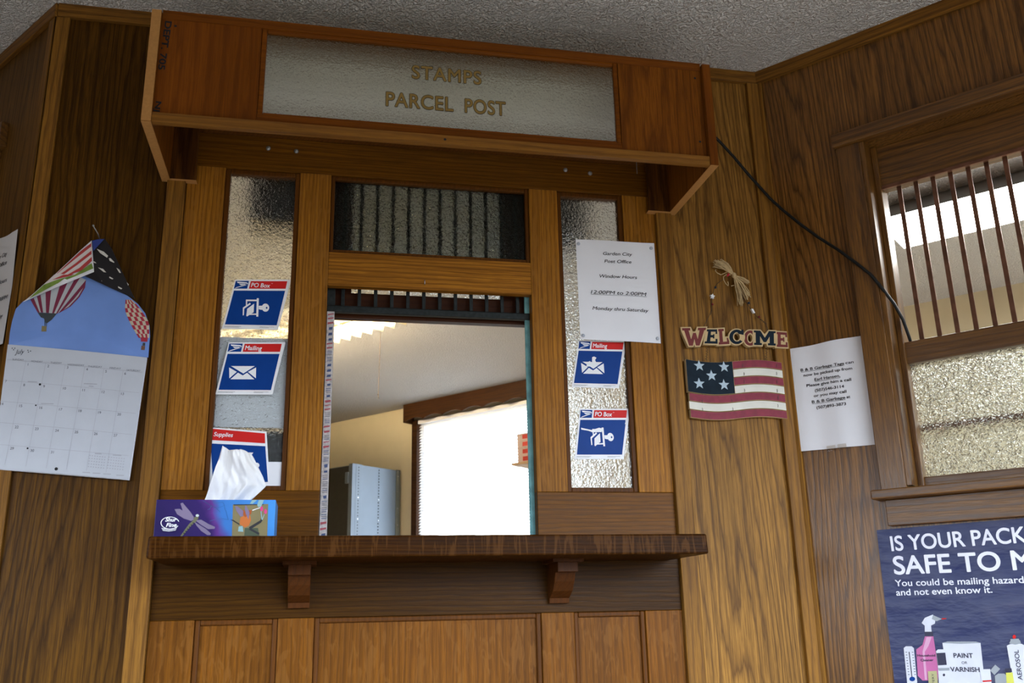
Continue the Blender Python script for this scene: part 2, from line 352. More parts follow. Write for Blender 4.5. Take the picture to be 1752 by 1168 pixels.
# ceiling mouldings and corner trims
struct('trim_1', 'oak ceiling moulding of the centre wall', 'trim', CW, MB().box(-.957, .957, -.013, 0, 2.434, CZ), TRIMX, (0, 0, 2.434), .0015)
struct('trim_2', 'oak ceiling moulding of the right wall', 'trim', RW, MB().box(0, 2.7, -.013, 0, 2.434, CZ), TRIMX, (0, 0, 2.434), .0015)
struct('trim_3', 'oak ceiling moulding of the left wall', 'trim', LW, MB().box(-5, 0.006, -.013, 0, 2.434, CZ), TRIMX, (0, 0, 2.434), .0015)
struct('trim_4', 'oak corner bead beside the calendar', 'trim', CW, MB().box(-.963, -.926, -.010, 0, 0, 2.434).prism([(-.963, 0), (-.957, 0), (-.957, 2.434), (-.963, 2.434)], -.010, .001), TRIM, (-.94, 0, 0), .002)
struct('trim_5', 'oak corner bead on the receding left wall', 'trim', LW, MB().box(-.032, -.0005, -.010, 0, 0, 2.434), TRIM, (0, 0, 0), .002)
struct('trim_6', 'oak corner bead right of the wooden flag', 'trim', CW, MB().box(.922, .957, -.013, 0, 0, 2.434), TRIM, (.94, 0, 0), .002)
struct('trim_7', 'narrow oak bead in the right corner', 'trim', RW, MB().box(0.008, .019, -.010, 0, 0, 2.434), TRIM, (0, 0, 0), .002)
struct('trim_8', 'oak batten left of the service window', 'trim', CW, MB().box(-.657, -.614, -.013, 0, 0, 2.2), TRIM, (-.63, 0, 0), .002)
struct('trim_9', 'oak batten right of the service window', 'trim', CW, MB().box(.613, .657, -.013, 0, 0, 2.2), TRIM, (.63, 0, 0), .002)
t = struct('window_3', 'window casing at the far left edge', 'window', LW, MB().box(-.9, -.222, -.02, 0, 2.15, 2.22).box(-.30, -.245, -.018, 0, .9, 2.15), WCASX, (0, 0, 1), .002)

# ------------------------------------------------------------------ the panelled service window
sp = thing('service_partition', 'panelled oak service window partition with obscured glass panes and open wicket', 'service window', CW, (0, 0, 0))
P0, P1 = -.613, .613
Y1 = .040
def sg(x): return sorted(x)
for sx in (-1, 1):
    part('stile', MB().box(*sg((sx*.522, sx*.613)), 0, Y1, 1.239, 2.05), STILE, sp, .0015)
    part('stile', MB().box(*sg((sx*.26, sx*.338)), 0, Y1, 1.239, 2.05), STILE, sp, .0015)
    part('rail', MB().box(*sg((sx*.26, sx*.613)), 0, Y1, 1.105, 1.239), RAILD, sp, .0015)
    part('moulding', MB().frame(*sg((sx*.338, sx*.522)), 1.239, 2.05, .012, .006, .03), MOULD, sp, .002)
    part('pane', MB().box(*sg((sx*.350, sx*.510)), .017, .021, 1.251, 2.038), PANE, sp)
    part('panel', MB().box(*sg((sx*.344, sx*.516)), .012, .03, .20, .955), PANEL, sp)
    part('moulding', MB().frame(*sg((sx*.341, sx*.519)), .20, .955, .012, .004, .02), MOULD, sp, .003)
    part('stile', MB().box(*sg((sx*.519, sx*.613)), 0, Y1, .20, .955), PANEL, sp, .0015)
    part('stile', MB().box(*sg((sx*.262, sx*.341)), 0, Y1, .20, .955), PANEL, sp, .0015)
part('panel', MB().box(-.262, .262, .012, .03, .20, .955), PANEL, sp)
part('moulding', MB().frame(-.262, .262, .20, .955, .012, .004, .02), MOULD, sp, .003)
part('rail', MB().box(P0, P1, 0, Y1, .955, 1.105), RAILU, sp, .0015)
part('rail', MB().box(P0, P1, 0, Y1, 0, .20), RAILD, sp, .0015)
part('rail', MB().box(P0, P1, 0, Y1, 2.05, 2.143), RAILD, sp, .0015, 'top rail of the partition')
part('moulding', MB().xprism([(0, 2.143), (-.010, 2.147), (-.012, 2.155), (-.006, 2.160), (-.006, 2.166), (.03, 2.166), (.03, 2.143)], P0, P1), MOULD, sp)
part('panel', MB().box(P0, P1, .006, Y1, 2.166, 2.20), RAILD, sp)
part('rail', MB().box(-.26, .26, 0, .022, 1.748, 1.837), RAILX, sp, .0015, 'rail between the transom and the wicket opening')
part('moulding', MB().frame(-.26, .26, 1.837, 2.05, .010, .006, .028), MOULD, sp, .002)
part('pane', MB().box(-.250, .250, .017, .021, 1.847, 2.040), PANET, sp, 0, 'obscured glass transom over the wicket')
part('side_track', MB().box(.247, .266, .030, .036, 1.118, 1.80).box(.266, .285, .040, .046, 1.118, 1.80), TEAL, sp, .001, 'teal painted track right of the opening')
part('side_track', MB().box(-.266, -.240, .0305, .05, 1.118, 1.80), IRON, sp, .001)
for sx in (-1, 1):
    part('sash_pocket', MB().box(*sg((sx*.22, sx*.475)), .20, .23, 1.96, 2.40), IRON, sp)
for px, py in ((459, 253), (507, 258), (968, 290), (1010, 296)):
    x, z = CW.at(px, py, -.003)
    part('bolt', MB().lathe_y((x, 0, z), [(.0, -.005), (.0035, -.0045), (.006, -.002), (.0062, 0)], 12), STEEL, sp)
x, z = CW.at(726, 483, 0)
part('hook', MB().tube([(x, 0, z+.004), (x, -.008, z+.004), (x, -.012, z), (x, -.012, z-.006), (x, -.008, z-.009), (x, -.004, z-.006)], .0012, 6), CHROME, sp)
# holes of old nails in the right stile
# packing tape wrapped down the left track: printed strip
tp = thing('packing_tape', 'printed red white and blue packing tape down the left side of the wicket', 'tape', CW, (-.25, .0, 1.4))
T = MB().box(-.2585, -.2405, .0275, .0305, 1.118, 1.690)
part('strip', T, plain('tape_white', (.50, .47, .47), .3, var=.25, vscale=160), tp, .0008)
T = MB(); rr = random.Random(3); z = 1.125
while z < 1.68:
    k = rr.random(); h = .004 + .006*rr.random()
    if k < .33: T.flat([(-.2575+.003*rr.random(), z), (-.2425, z+.003), (-.2425, z+h*.6+.002), (-.2565, z+h*.6)], .0271, 1); z += h+.004
    elif k < .62: T.flat([(-.2545+.004*rr.random(), z), (-.2445, z+.001), (-.2440, z+h), (-.2525, z+h*.8)], .0271, 0); z += h+.006
    else:
        for q in range(3): T.flat([(-.255, z), (-.243, z+.0006), (-.243, z+.0022), (-.255, z+.0016)], .0271, 2 if rr.random() < .6 else 0); z += .0042
        z += .003
part('printing', T, [plain('tape_blue', (.06, .09, .20), .4), plain('tape_red', (.40, .09, .11), .4), GREYINK], tp)

# raised iron wicket and raised sash behind it
gr = thing('wicket_grille', 'black iron wicket grille raised above the service opening', 'grille', CW, (0, .035, 1.69))
for i in range(12):
    x = -.221 + i*.0409
    part('bar', MB().box(x-.0045, x+.0045, .031, .0385, 1.70, 2.22), IRON, gr, .001)
part('bottom_bar', MB().box(-.262, .262, .026, .042, 1.688, 1.706), IRON, gr, .003)
sh = thing('raised_sash', 'dark red raised sash with obscured glass behind the iron wicket', 'sash', CW, (0, .06, 1.68))
part('frame', MB().box(-.262, .262, .052, .078, 1.682, 1.749).box(-.262, -.200, .052, .078, 1.749, 2.22).box(.195, .262, .052, .078, 1.749, 2.22), SASHW, sh, .0015)
part('pane', MB().box(-.203, .198, .062, .066, 1.746, 2.22), PANE, sh)

# ------------------------------------------------------------------ counter shelf
cs = thing('counter_shelf', 'thick dark oak counter shelf on two corbels under the service opening', 'shelf', CW, (0, -.12, 1.073))
part('board', MB().prism([(-.592, 1.073), (.592, 1.073), (.590, 1.1165), (-.590, 1.1165)], -.24, .05), SHELF, cs, .004)
for x in (-.297, .303):
    prof = [(0, .976), (-.016, .976), (-.018, .987), (-.026, .990), (-.050, 1.004), (-.070, 1.026), (-.078, 1.044), (-.083, 1.044), (-.083, 1.044), (-.11, 1.044), (-.11, 1.066), (0, 1.066)]
    prof = [(0, .976), (-.014, .976), (-.016, .988), (-.024, .990), (-.050, 1.003), (-.070, 1.024), (-.080, 1.044), (-.105, 1.044), (-.105, 1.066), (0, 1.066)]
    c = part('corbel', MB().xprism(prof, x-.024, x+.024), CORB, cs, .001)
    part('cap', MB().box(x-.036, x+.036, -.112, 0, 1.066, 1.073), CORB, c)

# ------------------------------------------------------------------ sign box
hb = thing('sign_box', 'oak sign box with gold STAMPS PARCEL POST lettering on frosted glass', 'sign', CW, (0, 0, 2.0))
for sx, em in ((-1, EDGE), (1, HEAD)):
    part('side_panel', MB().box(*sg((sx*.650, sx*.671)), -.300, -.0005, 2.0, 2.282), HEADP, hb, .001)
    part('edge_band', MB().box(*sg((sx*.6502, sx*.6708)), -.3015, -.3002, 2.0005, 2.2815), em, hb)
    part('edge_band', MB().box(*sg((sx*.6502, sx*.6708)), -.3, -.002, 1.9985, 1.9998), EDGE, hb)
    part('cleat', MB().box(*sg((sx*.590, sx*.650)), -.020, -.0135, 2.0, 2.282), CLEAT, hb, .001)
    part('front_board', MB().box(*sg((sx*.430, sx*.650)), -.288, -.270, 2.024, 2.275), HEAD if sx < 0 else HEADP, hb, .001)
    part('edge_band', MB().box(*sg((sx*.588, sx*.650)), -.0205, -.0005, 1.9985, 1.9998), EDGE, hb)
part('top_rail', MB().box(-.650, .650, -.290, -.268, 2.268, 2.290), HEADX, hb, .001)
part('lower_rail', MB().box(-.430, .430, -.288, -.270, 2.024, 2.046), HEADX, hb, .001)
part('ledge', MB().box(-.650, .650, -.300, -.283, 2.000, 2.0235), STRIP, hb, .0012, 'pale oak ledge along the lower edge')
part('moulding', MB().frame(-.430, .430, 2.040, 2.272, .012, -.2865, -.274), HEADX, hb, .003)
part('glass_pane', MB().box(-.420, .420, -.280, -.276, 2.050, 2.262), PANEH, hb)
for word, cx, z, cap, wd, spc in (('STAMPS', .002, 2.1775, .0345, .166, 1.1), ('PARCEL', -.062, 2.0985, .036, .158, 1.05), ('POST', .0945, 2.0985, .036, .098, 1.05)):
    part('lettering_outline', put_text(MB(), word, cx, z, cap, wd, -.2808, 0, .040, 0, spacing=spc), INK, hb, 0, 'dark outline of the gold word %s' % word)
    part('lettering', put_text(MB(), word, cx, z, cap, wd, -.2812, 0, .014, 0, spacing=spc), GOLD, hb, 0, 'gold lettering %s' % word)
part('stencil', put_text(MB(), 'DEPT. 705', -.6425, 2.262, .0135, .125, -.2886, 0, .03, 0, 'L', rad(-92.5)), INK, hb, 0, 'black stencilled DEPT. 705')
part('stencil', put_text(MB(), 'NJ', -.6455, 2.056, .011, .024, -.2886, 0, .03, 0, 'L', rad(-95)), INK, hb, 0, 'black stencilled letters NJ')
for x, z, y in ((-.62, 2.252, -.2882), (.634, 2.247, -.2882), (.633, 2.068, -.2882), (-.005, 2.012, -.3003)):
    part('screw_hole', MB().flat([(x+.0032*math.cos(a*math.pi/5), z+.0032*math.sin(a*math.pi/5)) for a in range(10)], y), INK, hb)
sl = thing('strip_light', 'unlit strip light with white reflector inside the oak sign box', 'lamp', CW, (0, -.1, 2.19))
part('reflector', MB().grid(lambda u, v: (-.56+1.12*u, -.030-.10*math.sin(v*math.pi*.5)-.02*v, 2.168+.10*(1-math.cos(v*math.pi*.55))), 4, 12), plain('white_enamel', (.72, .72, .70), .4), sl)
part('tube', MB().tube([(-.54, -.115, 2.205), (.54, -.115, 2.205)], .013, 12), plain('lamp_tube_glass', (.8, .8, .8), .25), sl)
x, z = CW.at(1090, 297, -.05)
part('pull_chain', MB().tube([(x, -.05, z), (x+.001, -.05, z+.06)], .0012, 5), STEEL, sl)

# ------------------------------------------------------------------ right-hand barred window
w2 = thing('window_2', 'barred oak service window with hammered glass at right', 'window', RW, (.27, 0, 1.22), None, 'structure')
part('casing', MB().box(.211, .272, -.022, 0, 1.222, 2.146), WCAS, w2, .002)
part('casing', MB().box(1.35, 1.41, -.022, 0, 1.222, 2.146), WCAS, w2, .002)
part('head_casing', MB().box(.205, 1.42, -.034, 0, 2.146, 2.184), WCASX, w2, .002)
part('jamb', MB().box(.272, .284, -.018, .11, 1.23, 2.145).box(1.34, 1.35, -.018, .11, 1.23, 2.145), WCAS, w2, .001)
part('stop', MB().box(.284, .298, .035, .09, 1.23, 2.145), WCAS, w2, .002)
part('header', MB().box(.284, 1.34, .045, .085, 2.025, 2.145), WCASX, w2, .002)
part('bead', MB().box(.298, 1.34, .040, .05, 2.020, 2.030), COPPER, w2, .001)
part('sash_rail', MB().box(.284, 1.34, .045, .085, 1.540, 1.597), WSASH, w2, .003)
part('sash_rail', MB().box(.284, 1.34, .045, .085, 1.231, 1.254), WSASH, w2, .003)
part('sash_stile', MB().box(.276, .2935, .043, .085, 1.231, 1.597), WCAS, w2, .002)
part('pane', MB().box(.288, 1.34, .064, .070, 1.25, 1.545), PANER, w2, 0, 'hammered glass pane of the lower sash')
part('cross_rail', MB().box(.290, 1.34, .085, .10, 1.372, 1.386), COPPER, w2)
for i in range(24):
    x = .336 + i*.0428
    part('bar', MB().box(x-.0055, x+.0055, .063, .067, 1.595, 2.03), COPPER, w2)
part('sill', MB().box(.196, 1.43, -.058, .04, 1.200, 1.222), WCASX, w2, .003)
part('apron', MB().box(.216, 1.41, -.020, 0, 1.138, 1.200), WCASX, w2, .002)

# black flex from the sign box into the barred window
pts = [CW.at(1222, 232, -.02)]
cord = [(pts[0][0]-.06, -.03, pts[0][1]+.05)]
for px, py in ((1233, 244), (1255, 268), (1280, 298), (1300, 320)):
    x, z = CW.at(px, py, -.018); cord.append((x, -.018, z))
for px, py, y in ((1318, 340, -.02), (1340, 360, -.012), (1370, 384, -.012), (1400, 406, -.012), (1432, 426, -.02), (1465, 450, -.028), (1490, 470, -.028), (1510, 494, -.02), (1530, 520, 0), (1545, 547, .02), (1556, 578, .045), (1559, 588, .06)):
    x, z = RW.at(px, py, y); p = CW.i @ (RW.m @ Vector((x, y, z))); cord.append(tuple(p))
p = CW.i @ (RW.m @ Vector((.335, .12, 1.59))); cord.append(tuple(p))
solo('power_cord', 'black power cord sagging from sign box to the barred window', 'cord', CW, (.9, 0, 2.1), MB().tube(cord, .0040, 8), BLACK)

# ------------------------------------------------------------------ stickers
class Quad:                                   # printed sheet: (a across, b down) inside four corners on a wall
    def __init__(s, tl, tr, br, bl): s.c = [Vector(q) for q in (tl, tr, br, bl)]
    def __call__(s, a, b):
        t = s.c[0].lerp(s.c[1], a); u = s.c[3].lerp(s.c[2], a); p = t.lerp(u, b); return (p.x, p.y)
    def poly(s, pts): return [s(a, b) for a, b in pts]
EAGLE = [[(.02, .62), (.16, .20), (.95, .22), (.98, .30), (.30, .34), (.20, .33), (.62, .40), (.30, .62), (.50, .62), (.22, .92), (.02, .98), (.60, .60), (.92, .42), (.96, .36), (.97, .44), (.82, .62), (.60, .72), (.30, .88), (.10, .99)]]
def eagle(b, Q, a0, a1, b0, b1, y, m):
    """the white bird-head swoosh in the small blue box"""
    T = lambda pts: [Q(a0+(a1-a0)*p, b0+(b1-b0)*q) for p, q in pts]
    b.flat(T([(.10, .14), (.28, .14), (.85, .22), (.97, .32), (.97, .42), (.88, .36), (.70, .34), (.20, .30)]), y, m)
    b.flat(T([(.30, .38), (.82, .42), (.80, .48), (.50, .56), (.44, .52)]), y, m)
    b.flat(T([(.97, .46), (.84, .56), (.04, .98), (.20, .80), (.55, .62), (.80, .50)]), y, m)
def zp(pts): return [((x-(195-118*(y-70)/440))/497, (y-70)/440) for x, y in pts]      # tracing of the first sticker
def circ(cx, cy, r, n=14, ry=None): return [(cx+r*math.cos(2*math.pi*i/n), cy+(ry or r)*math.sin(2*math.pi*i/n)) for i in range(n)]
def sticker(label, corners, text, icon, y=.0155, group='carrier stickers on the side panes', damage=0):
    Q = Quad(*corners); b = MB(); base = (sum(c[0] for c in corners)/4, y, sum(c[1] for c in corners)/4)
    t = thing('sticker', label, 'sticker', CW, base, group)
    part('backing', MB().prism(Q.poly([(0, 0), (1, 0), (1, 1), (0, 1)]), y-.0006, y+.0014), GLOSSW, t)
    y1, y2, y3 = y-.0009, y-.0012, y-.0016
    b.flat(Q.poly([(.03, .225), (.945, .225), (.955, .915), (.035, .915)]), y1, 0)
    b.flat(Q.poly([(.015, .025), (.25, .025), (.255, .185), (.02, .185)]), y1, 0)
    b.flat(Q.poly([(.285, .03), (.94, .03), (.945, .185), (.285, .185)]), y1, 1)
    eagle(b, Q, .015, .25, .02, .19, y2, 2)
    x, z = Q(.315, .150); x2, _ = Q(.315+(.34 if 'PO' in text else .30), .15)
    put_text(b, text, x, z, abs(Q(0, .155)[1]-Q(0, .07)[1]), x2-x, y2, 2, .014, .18, 'L')
    if 'PO' in text: put_text(b, 'TM', Q(.665, .1)[0], Q(.66, .085)[1], .0016, .0035, y2, 2, 0, 0, 'L')
    P = lambda pts, yy, m: b.flat(Q.poly(zp(pts)), yy-6e-6*(len(b.f) % 40), m)
    if icon == 'mail':
        P([(v[0]+58, v[1]-560) for v in [(155, 833), (362, 833), (262, 896)]], y2, 2)
        P([(x+58, y_-560) for x, y_ in [(138, 845), (205, 882), (140, 936)]], y2, 2)
        P([(x+58, y_-560) for x, y_ in [(373, 845), (372, 936), (302, 882)]], y2, 2)
        P([(x+58, y_-560) for x, y_ in [(150, 944), (215, 889), (257, 912), (295, 889), (358, 944)]], y2, 2)
    else:
        P([(385, 237), (403, 237), (398, 400), (380, 400)], y2, 2)                    # door edge
        P([(289, 250), (385, 250), (384, 264), (301, 264), (299, 300), (289, 306)], y2, 2)
        P([(262, 322), (325, 278), (332, 290), (274, 332), (271, 388), (261, 391)], y2, 2)
        P([(300, 332), (361, 286), (357, 362), (298, 400), (292, 392)], y2, 2)        # little door
        P([(330, 376), (384, 372), (384, 384), (312, 386)], y2, 2)
        P([(402, 305), (440, 303), (442, 336), (425, 340), (402, 334)], y2, 2)        # key shank
        P(circ(462, 320, 33, 16, 36), y2, 2); P(circ(473, 322, 8, 10, 9), y3, 0)
    for q0, q1 in ((.03, .33), (.66, .92)):
        b.flat(Q.poly([(q0, .945), (q1, .948), (q1, .953), (q0, .950)]), y1, 3)
        b.flat(Q.poly([(q0, .962), (q1*.9, .964), (q1*.9, .969), (q0, .967)]), y1, 3)
    if damage == 1:
        b.flat(Q.poly([(.33, .36), (.37, .345), (.42, .37), (.40, .42), (.43, .47), (.37, .53), (.34, .44)]), y3, 2)
        b.flat(Q.poly([(.24, .47), (.30, .445), (.34, .52), (.47, .50), (.44, .56), (.24, .56)]), y3, 2)
    if damage == 2:
        b.flat(Q.poly([(.06, .385), (.28, .43), (.42, .385), (.50, .40), (.48, .47), (.30, .475), (.22, .445), (.07, .42)]), y3, 2)
        b.flat(Q.poly([(.93, .235), (.97, .235), (.945, .31), (.93, .31), (.94, .265)]), y3, 2)
    part('print', b, [NAVY, SIGNRED, GLOSSW, GREYINK], t)
    return t
c4 = lambda l, y=.0155: [CW.at(px, py, y) for px, py in l]
sticker('blue PO Box sticker with key icon, topmost on left pane', c4([(402.5, 478.5), (498, 478.5), (475.8, 564), (379.4, 562.2)]), 'PO Box', 'box')
sticker('blue Mailing sticker with clean white envelope, on the left pane', c4([(391.6, 585.5), (488.5, 585.5), (466, 675), (368.5, 674.5)]), 'Mailing', 'mail')
sticker('blue Mailing sticker with torn envelope, just under window hours sheet', c4([(990, 582), (1072, 583.5), (1059, 664), (978, 662)]), 'Mailing', 'mail', damage=1)
sticker('scuffed blue PO Box sticker, lowest on the right pane', c4([(992, 699), (1078, 699), (1067, 785), (983, 785)]), 'PO Box', 'box', damage=2)
# Supplies sticker, leaning on the pane
Q = Quad(*c4([(360, 731), (456, 738), (460.5, 826), (358, 830)], .011)); y = .011
t = thing('sticker', 'blue Supplies sticker partly hidden behind the tissue', 'sticker', CW, (Q(.5, .5)[0], y, Q(.5, .5)[1]), 'carrier stickers on the side panes')
part('backing', MB().prism(Q.poly([(0, 0), (1, 0), (1.01, .99), (0, 1)]), y-.0006, y+.001), GLOSSW, t)
b = MB(); b.flat(Q.poly([(.01, .02), (.97, .04), (.965, .235), (.015, .22)]), y-.0009, 1); b.flat(Q.poly([(.015, .28), (.965, .29), (.98, .98), (.06, .98)]), y-.0009, 0)
put_text(b, 'Supplies', Q(.06, .15)[0], Q(.06, .15)[1], .0095, .043, y-.0012, 2, .014, .2, 'L', rad(-2))
b.flat(Q.poly([(.52, .42), (.75, .42), (.66, .56), (.55, .56)]), y-.0012, 2); b.flat(Q.poly(circ(.80, .66, .05, 12)), y-.0012, 2)
part('print', b, [NAVY, SIGNRED, GLOSSW], t)
# cards and sheets on and behind the left pane
x0, z0 = CW.at(481, 832, .014); x1, z1 = CW.at(362, 789, .014)
solo('card', 'plain white card at the foot of left pane, beside Supplies sticker', 'card', CW, (-.43, .014, z0), MB().box(-.5085, x0+.0005, .0125, .0145, 1.2515, z1), PAPER)
solo('paper_sheet', 'white sheet showing through left pane behind the Mailing sticker', 'paper', CW, (-.43, .026, 1.38), MB().box(-.535, -.335, .0255, .0262, 1.390, 1.612), PAPER)
solo('file_tray', 'black tray standing behind left pane above the white card', 'tray', CW, (-.43, .07, 1.105), MB().box(-.56, -.30, .05, .052, 1.105, 1.388).box(-.56, -.558, .05, .16, 1.105, 1.388).box(-.302, -.30, .05, .16, 1.105, 1.388).box(-.56, -.30, .05, .16, 1.105, 1.108), BLACK)
struct('trim_10', 'inner office counter behind the service window', 'trim', CW, MB().box(-.60, .60, .05, .35, 1.06, 1.105), SHELF, (0, .2, 1.06))

# ------------------------------------------------------------------ paper notices
def bulge(Q, amp, base):
    """gentle curl of a taped sheet"""
    cx = sum(c[0] for c in Q.c)/4; cz = sum(c[1] for c in Q.c)/4; hx = .11; hz = .145
    return lambda x, z: base - amp*(1-min(1, abs((x-cx)/hx))**2)*(1-.5*min(1, abs((z-cz)/hz))**2) - amp*.3*math.sin((x-cx)*40)
def sheet_mesh(Q, fy, wav=0, n=16):
    def fn(u, v):
        x, z = Q(u, v); z += wav*math.sin(u*math.pi*2)*(1-v); return (x, fy(x, z), z)
    return MB().grid(fn, n, n)
# window hours
Q = Quad(*[CW.at(px, py, -.004) for px, py in ((985, 409.5), (1119.5, 415.5), (1131, 587), (993, 580))]); fy = bulge(Q, .003, -.003)
t = thing('hours_notice', 'white Window Hours notice pinned over the right pane', 'notice', CW, (Q(.5, .5)[0], -.003, Q(.5, .5)[1]))
part('sheet', sheet_mesh(Q, fy, .0012), PAPER, t)
b = MB(); fo = lambda x, z: fy(x, z)-.0007
def line(s, cz, a0, a1, cap, under=False, **k):
    p0 = Q(a0, cz); p1 = Q(a1, cz); rot = math.atan2(p1[1]-p0[1], p1[0]-p0[0])
    put_text(b, s, p0[0], p0[1], cap, math.hypot(p1[0]-p0[0], p1[1]-p0[1]), fo, 0, k.get('bold', 0.008), k.get('shear', .22), 'L', rot)
    if under:
        for i in range(10):
            qa = (p0[0]+(p1[0]-p0[0])*i/10, p0[1]+(p1[1]-p0[1])*i/10); qb = (p0[0]+(p1[0]-p0[0])*(i+1)/10, p0[1]+(p1[1]-p0[1])*(i+1)/10)
            b.flat([(qa[0], qa[1]-.0017), (qb[0], qb[1]-.0017), (qb[0], qb[1]-.0025), (qa[0], qa[1]-.0025)], fo)
line('Garden City', .148, .335, .70, .0088); line('Post Office', .226, .345, .685, .0088); line('Window Hours', .380, .275, .745, .0090)
line('12:00PM to 2:00PM', .545, .155, .855, .0094, True); line('Monday thru Saturday', .705, .165, .865, .0090)
part('lettering', b, INK, t)
for a_, b_ in ((.03, .045), (.955, .055), (.035, .965), (.96, .955)):
    x, z = Q(a_, b_); yy = fy(x, z)-.0008
    lab = {(.03, .045): 'pale thumbtack in the top left corner of the Window Hours sheet', (.955, .055): 'pale thumbtack in the top right corner of the Window Hours sheet',
           (.035, .965): 'pale thumbtack in the bottom left corner of the Window Hours sheet', (.96, .955): 'pale thumbtack in the bottom right corner of the Window Hours sheet'}[(a_, b_)]
    solo('thumbtack', lab, 'thumbtack', CW, (x, yy, z), MB().lathe_y((x, yy, z), [(0, -.0022), (.003, -.002), (.0046, -.001), (.0048, 0), (.0010, .0005), (.0006, .005)], 14), plain('tack_grey', (.42, .45, .52), .3), 'thumbtacks holding the hours sheet')
# garbage tag notice on the right wall
Q = Quad(*[RW.at(px, py, -.010) for px, py in ((1341, 597.5), (1477, 573), (1500, 759.5), (1356.5, 773))])
fyb = lambda x, z: -.005 - .003*math.sin((x-.0)/.215*math.pi) - .0018*math.sin(x*60)
t = thing('garbage_notice', 'white garbage tags notice taped to right wall beside the wooden flag', 'notice', RW, (Q(.5, .5)[0], -.01, Q(.5, .5)[1]))
part('sheet', sheet_mesh(Q, fyb, -.0015), PAPER, t)
b = MB(); fo = lambda x, z: fyb(x, z)-.0007
tl = [('B & B Garbage Tags', .243, .19, .73, 1), ('can', .240, .748, .84, 0), ('now be picked up from', .297, .22, .815, 0), ('Earl Hansen.', .352, .35, .67, 1), ('Please give him a call', .400, .245, .79, 0),
      ('(507)546-3114', .456, .34, .70, 0), ('or you may call', .505, .32, .72, 0), ('B & B Garbage', .561, .29, .70, 1), ('at', .558, .715, .757, 0), ('(507)893-3873', .619, .34, .70, 0)]
for s, cz, a0, a1, u in tl: line(s, cz, a0, a1, .0072, bool(u), shear=0, bold=.018)
part('lettering', b, INK, t)
TAPE = plain('clear_tape', (.75, .72, .70), .08, var=.1); 
TAPEF = glass('clear_tape_film', (.95, .93, .9), 60, .3, .001, .55)
for a_, b_ in ((.42, .995), (.55, .99)):
    p = Q(a_, b_); part('tape', MB().box(p[0], p[0]+.022, -.0105, -.0098, p[1]-.008, p[1]+.006), TAPEF, t)
# hours notice on the far-left wall, seen at a slant
o = LW.at(35, 393, -.012); ang = rad(-3.5)
def lp(dx, dz): return (o[0] + dx*math.cos(ang) - dz*math.sin(ang), o[1] + dx*math.sin(ang) + dz*math.cos(ang))
Q = Quad(lp(-.216, .004), lp(0, 0), lp(0.0, -.279), lp(-.216, -.279))
fyl = lambda x, z: -.010 - .010*max(0, (z-1.72)/.14)*max(0, 1-abs(x+.05)/.15)
t = thing('slanted_notice', 'white notice cut off at the far left, beside the calendar', 'notice', LW, (Q(.5, .5)[0], -.01, Q(.5, .5)[1]))
part('sheet', sheet_mesh(Q, fyl, .004), PAPER, t)
b = MB(); fo = lambda x, z: fyl(x, z)-.0008
for s, cz, a0, a1 in (('Garden City', .20, .34, .78), ('Post Office', .28, .34, .80), ('Window Hours', .44, .25, .85), ('12:00PM to 2:00PM', .60, .14, .93), ('Monday thru Saturday', .76, .14, .88)):
    line(s, cz, a0, a1, .0095, shear=.2, bold=.02)
part('lettering', b, GREYINK, t)

# ------------------------------------------------------------------ hazard poster
Q = Quad((.183, 1.1315), (.645, 1.1365), (.640, .525), (.176, .525))
POSTB = newmat('poster_blue'); m, nt, bs, out = POSTB; L = nt.links
tc = N(nt, 'TexCoord'); n1 = N(nt, 'TexNoise', i_Scale=9.0, i_Detail=4.0); mp = N(nt, 'Mapping'); mp.inputs['Scale'].default_value = (1, 1, 2.6); mp.inputs['Rotation'].default_value = (0, rad(15), 0)
L.new(tc.outputs['Object'], mp.inputs['Vector']); L.new(mp.outputs[0], n1.inputs['Vector'])
rp = ramp(nt, [(.35, (.012, .020, .090)), (.58, (.034, .042, .110)), (.75, (.060, .062, .125))]); L.new(n1.outputs[0], rp.inputs[0]); L.new(rp.outputs[0], bs.inputs['Base Color'])
bp = N(nt, 'Bump', i_Strength=.6, i_Distance=.012); L.new(n1.outputs[0], bp.inputs['Height']); L.new(bp.outputs[0], bs.inputs['Normal']); bs.inputs['Roughness'].default_value = .4; bs.inputs['Specular IOR Level'].default_value = .35
POSTB = m
fyp = lambda x, z: -.003
t = thing('hazard_poster', 'dark blue mailing safety poster under the barred window', 'poster', RW, (.41, -.003, .83))
part('sheet', MB().grid(lambda u, v: (lambda p: (p[0], fyp(*p), p[1]))(Q(u, v)), 24, 30), POSTB, t)
b = MB(); R_ = lambda px, py: RW.at(px, py, -.004); pf = lambda d: (lambda x, z: fyp(x, z)-.0006-d)
def zpo(pts): return [R_(1520+x*232/1752, 1030+y*138/1042) for x, y in pts]      # tracing of the poster's lower part
def ptext(s, p0, p1, cap, m, bold=.02, d=.0, al='L'):
    a, c = R_(*p0), R_(*p1); rot = math.atan2(c[1]-a[1], c[0]-a[0])
    put_text(b, s, a[0], a[1], cap, math.hypot(c[0]-a[0], c[1]-a[1]), pf(d), m, bold, 0, 'L', rot)
ptext('IS YOUR PACK', (1526, 942), (1757, 927), .0335, 0, .018)
ptext('SAFE TO M', (1531, 982), (1768, 973), .0405, 0, .02)
ptext('You could be mailing hazardo', (1532, 1002.5), (1764, 996.5), .0142, 0, .012)
ptext('and not even know it.', (1534, 1018.5), (1698, 1013.5), .0142, 0, .012)
F = lambda pts, m, d=0: b.flat(zpo(pts), pf(d+5e-6*(len(b.f) % 60)), m)
F([(197, 590), (225, 568), (300, 568), (328, 590), (378, 1100), (248, 1100)], 1)                                # thermometer
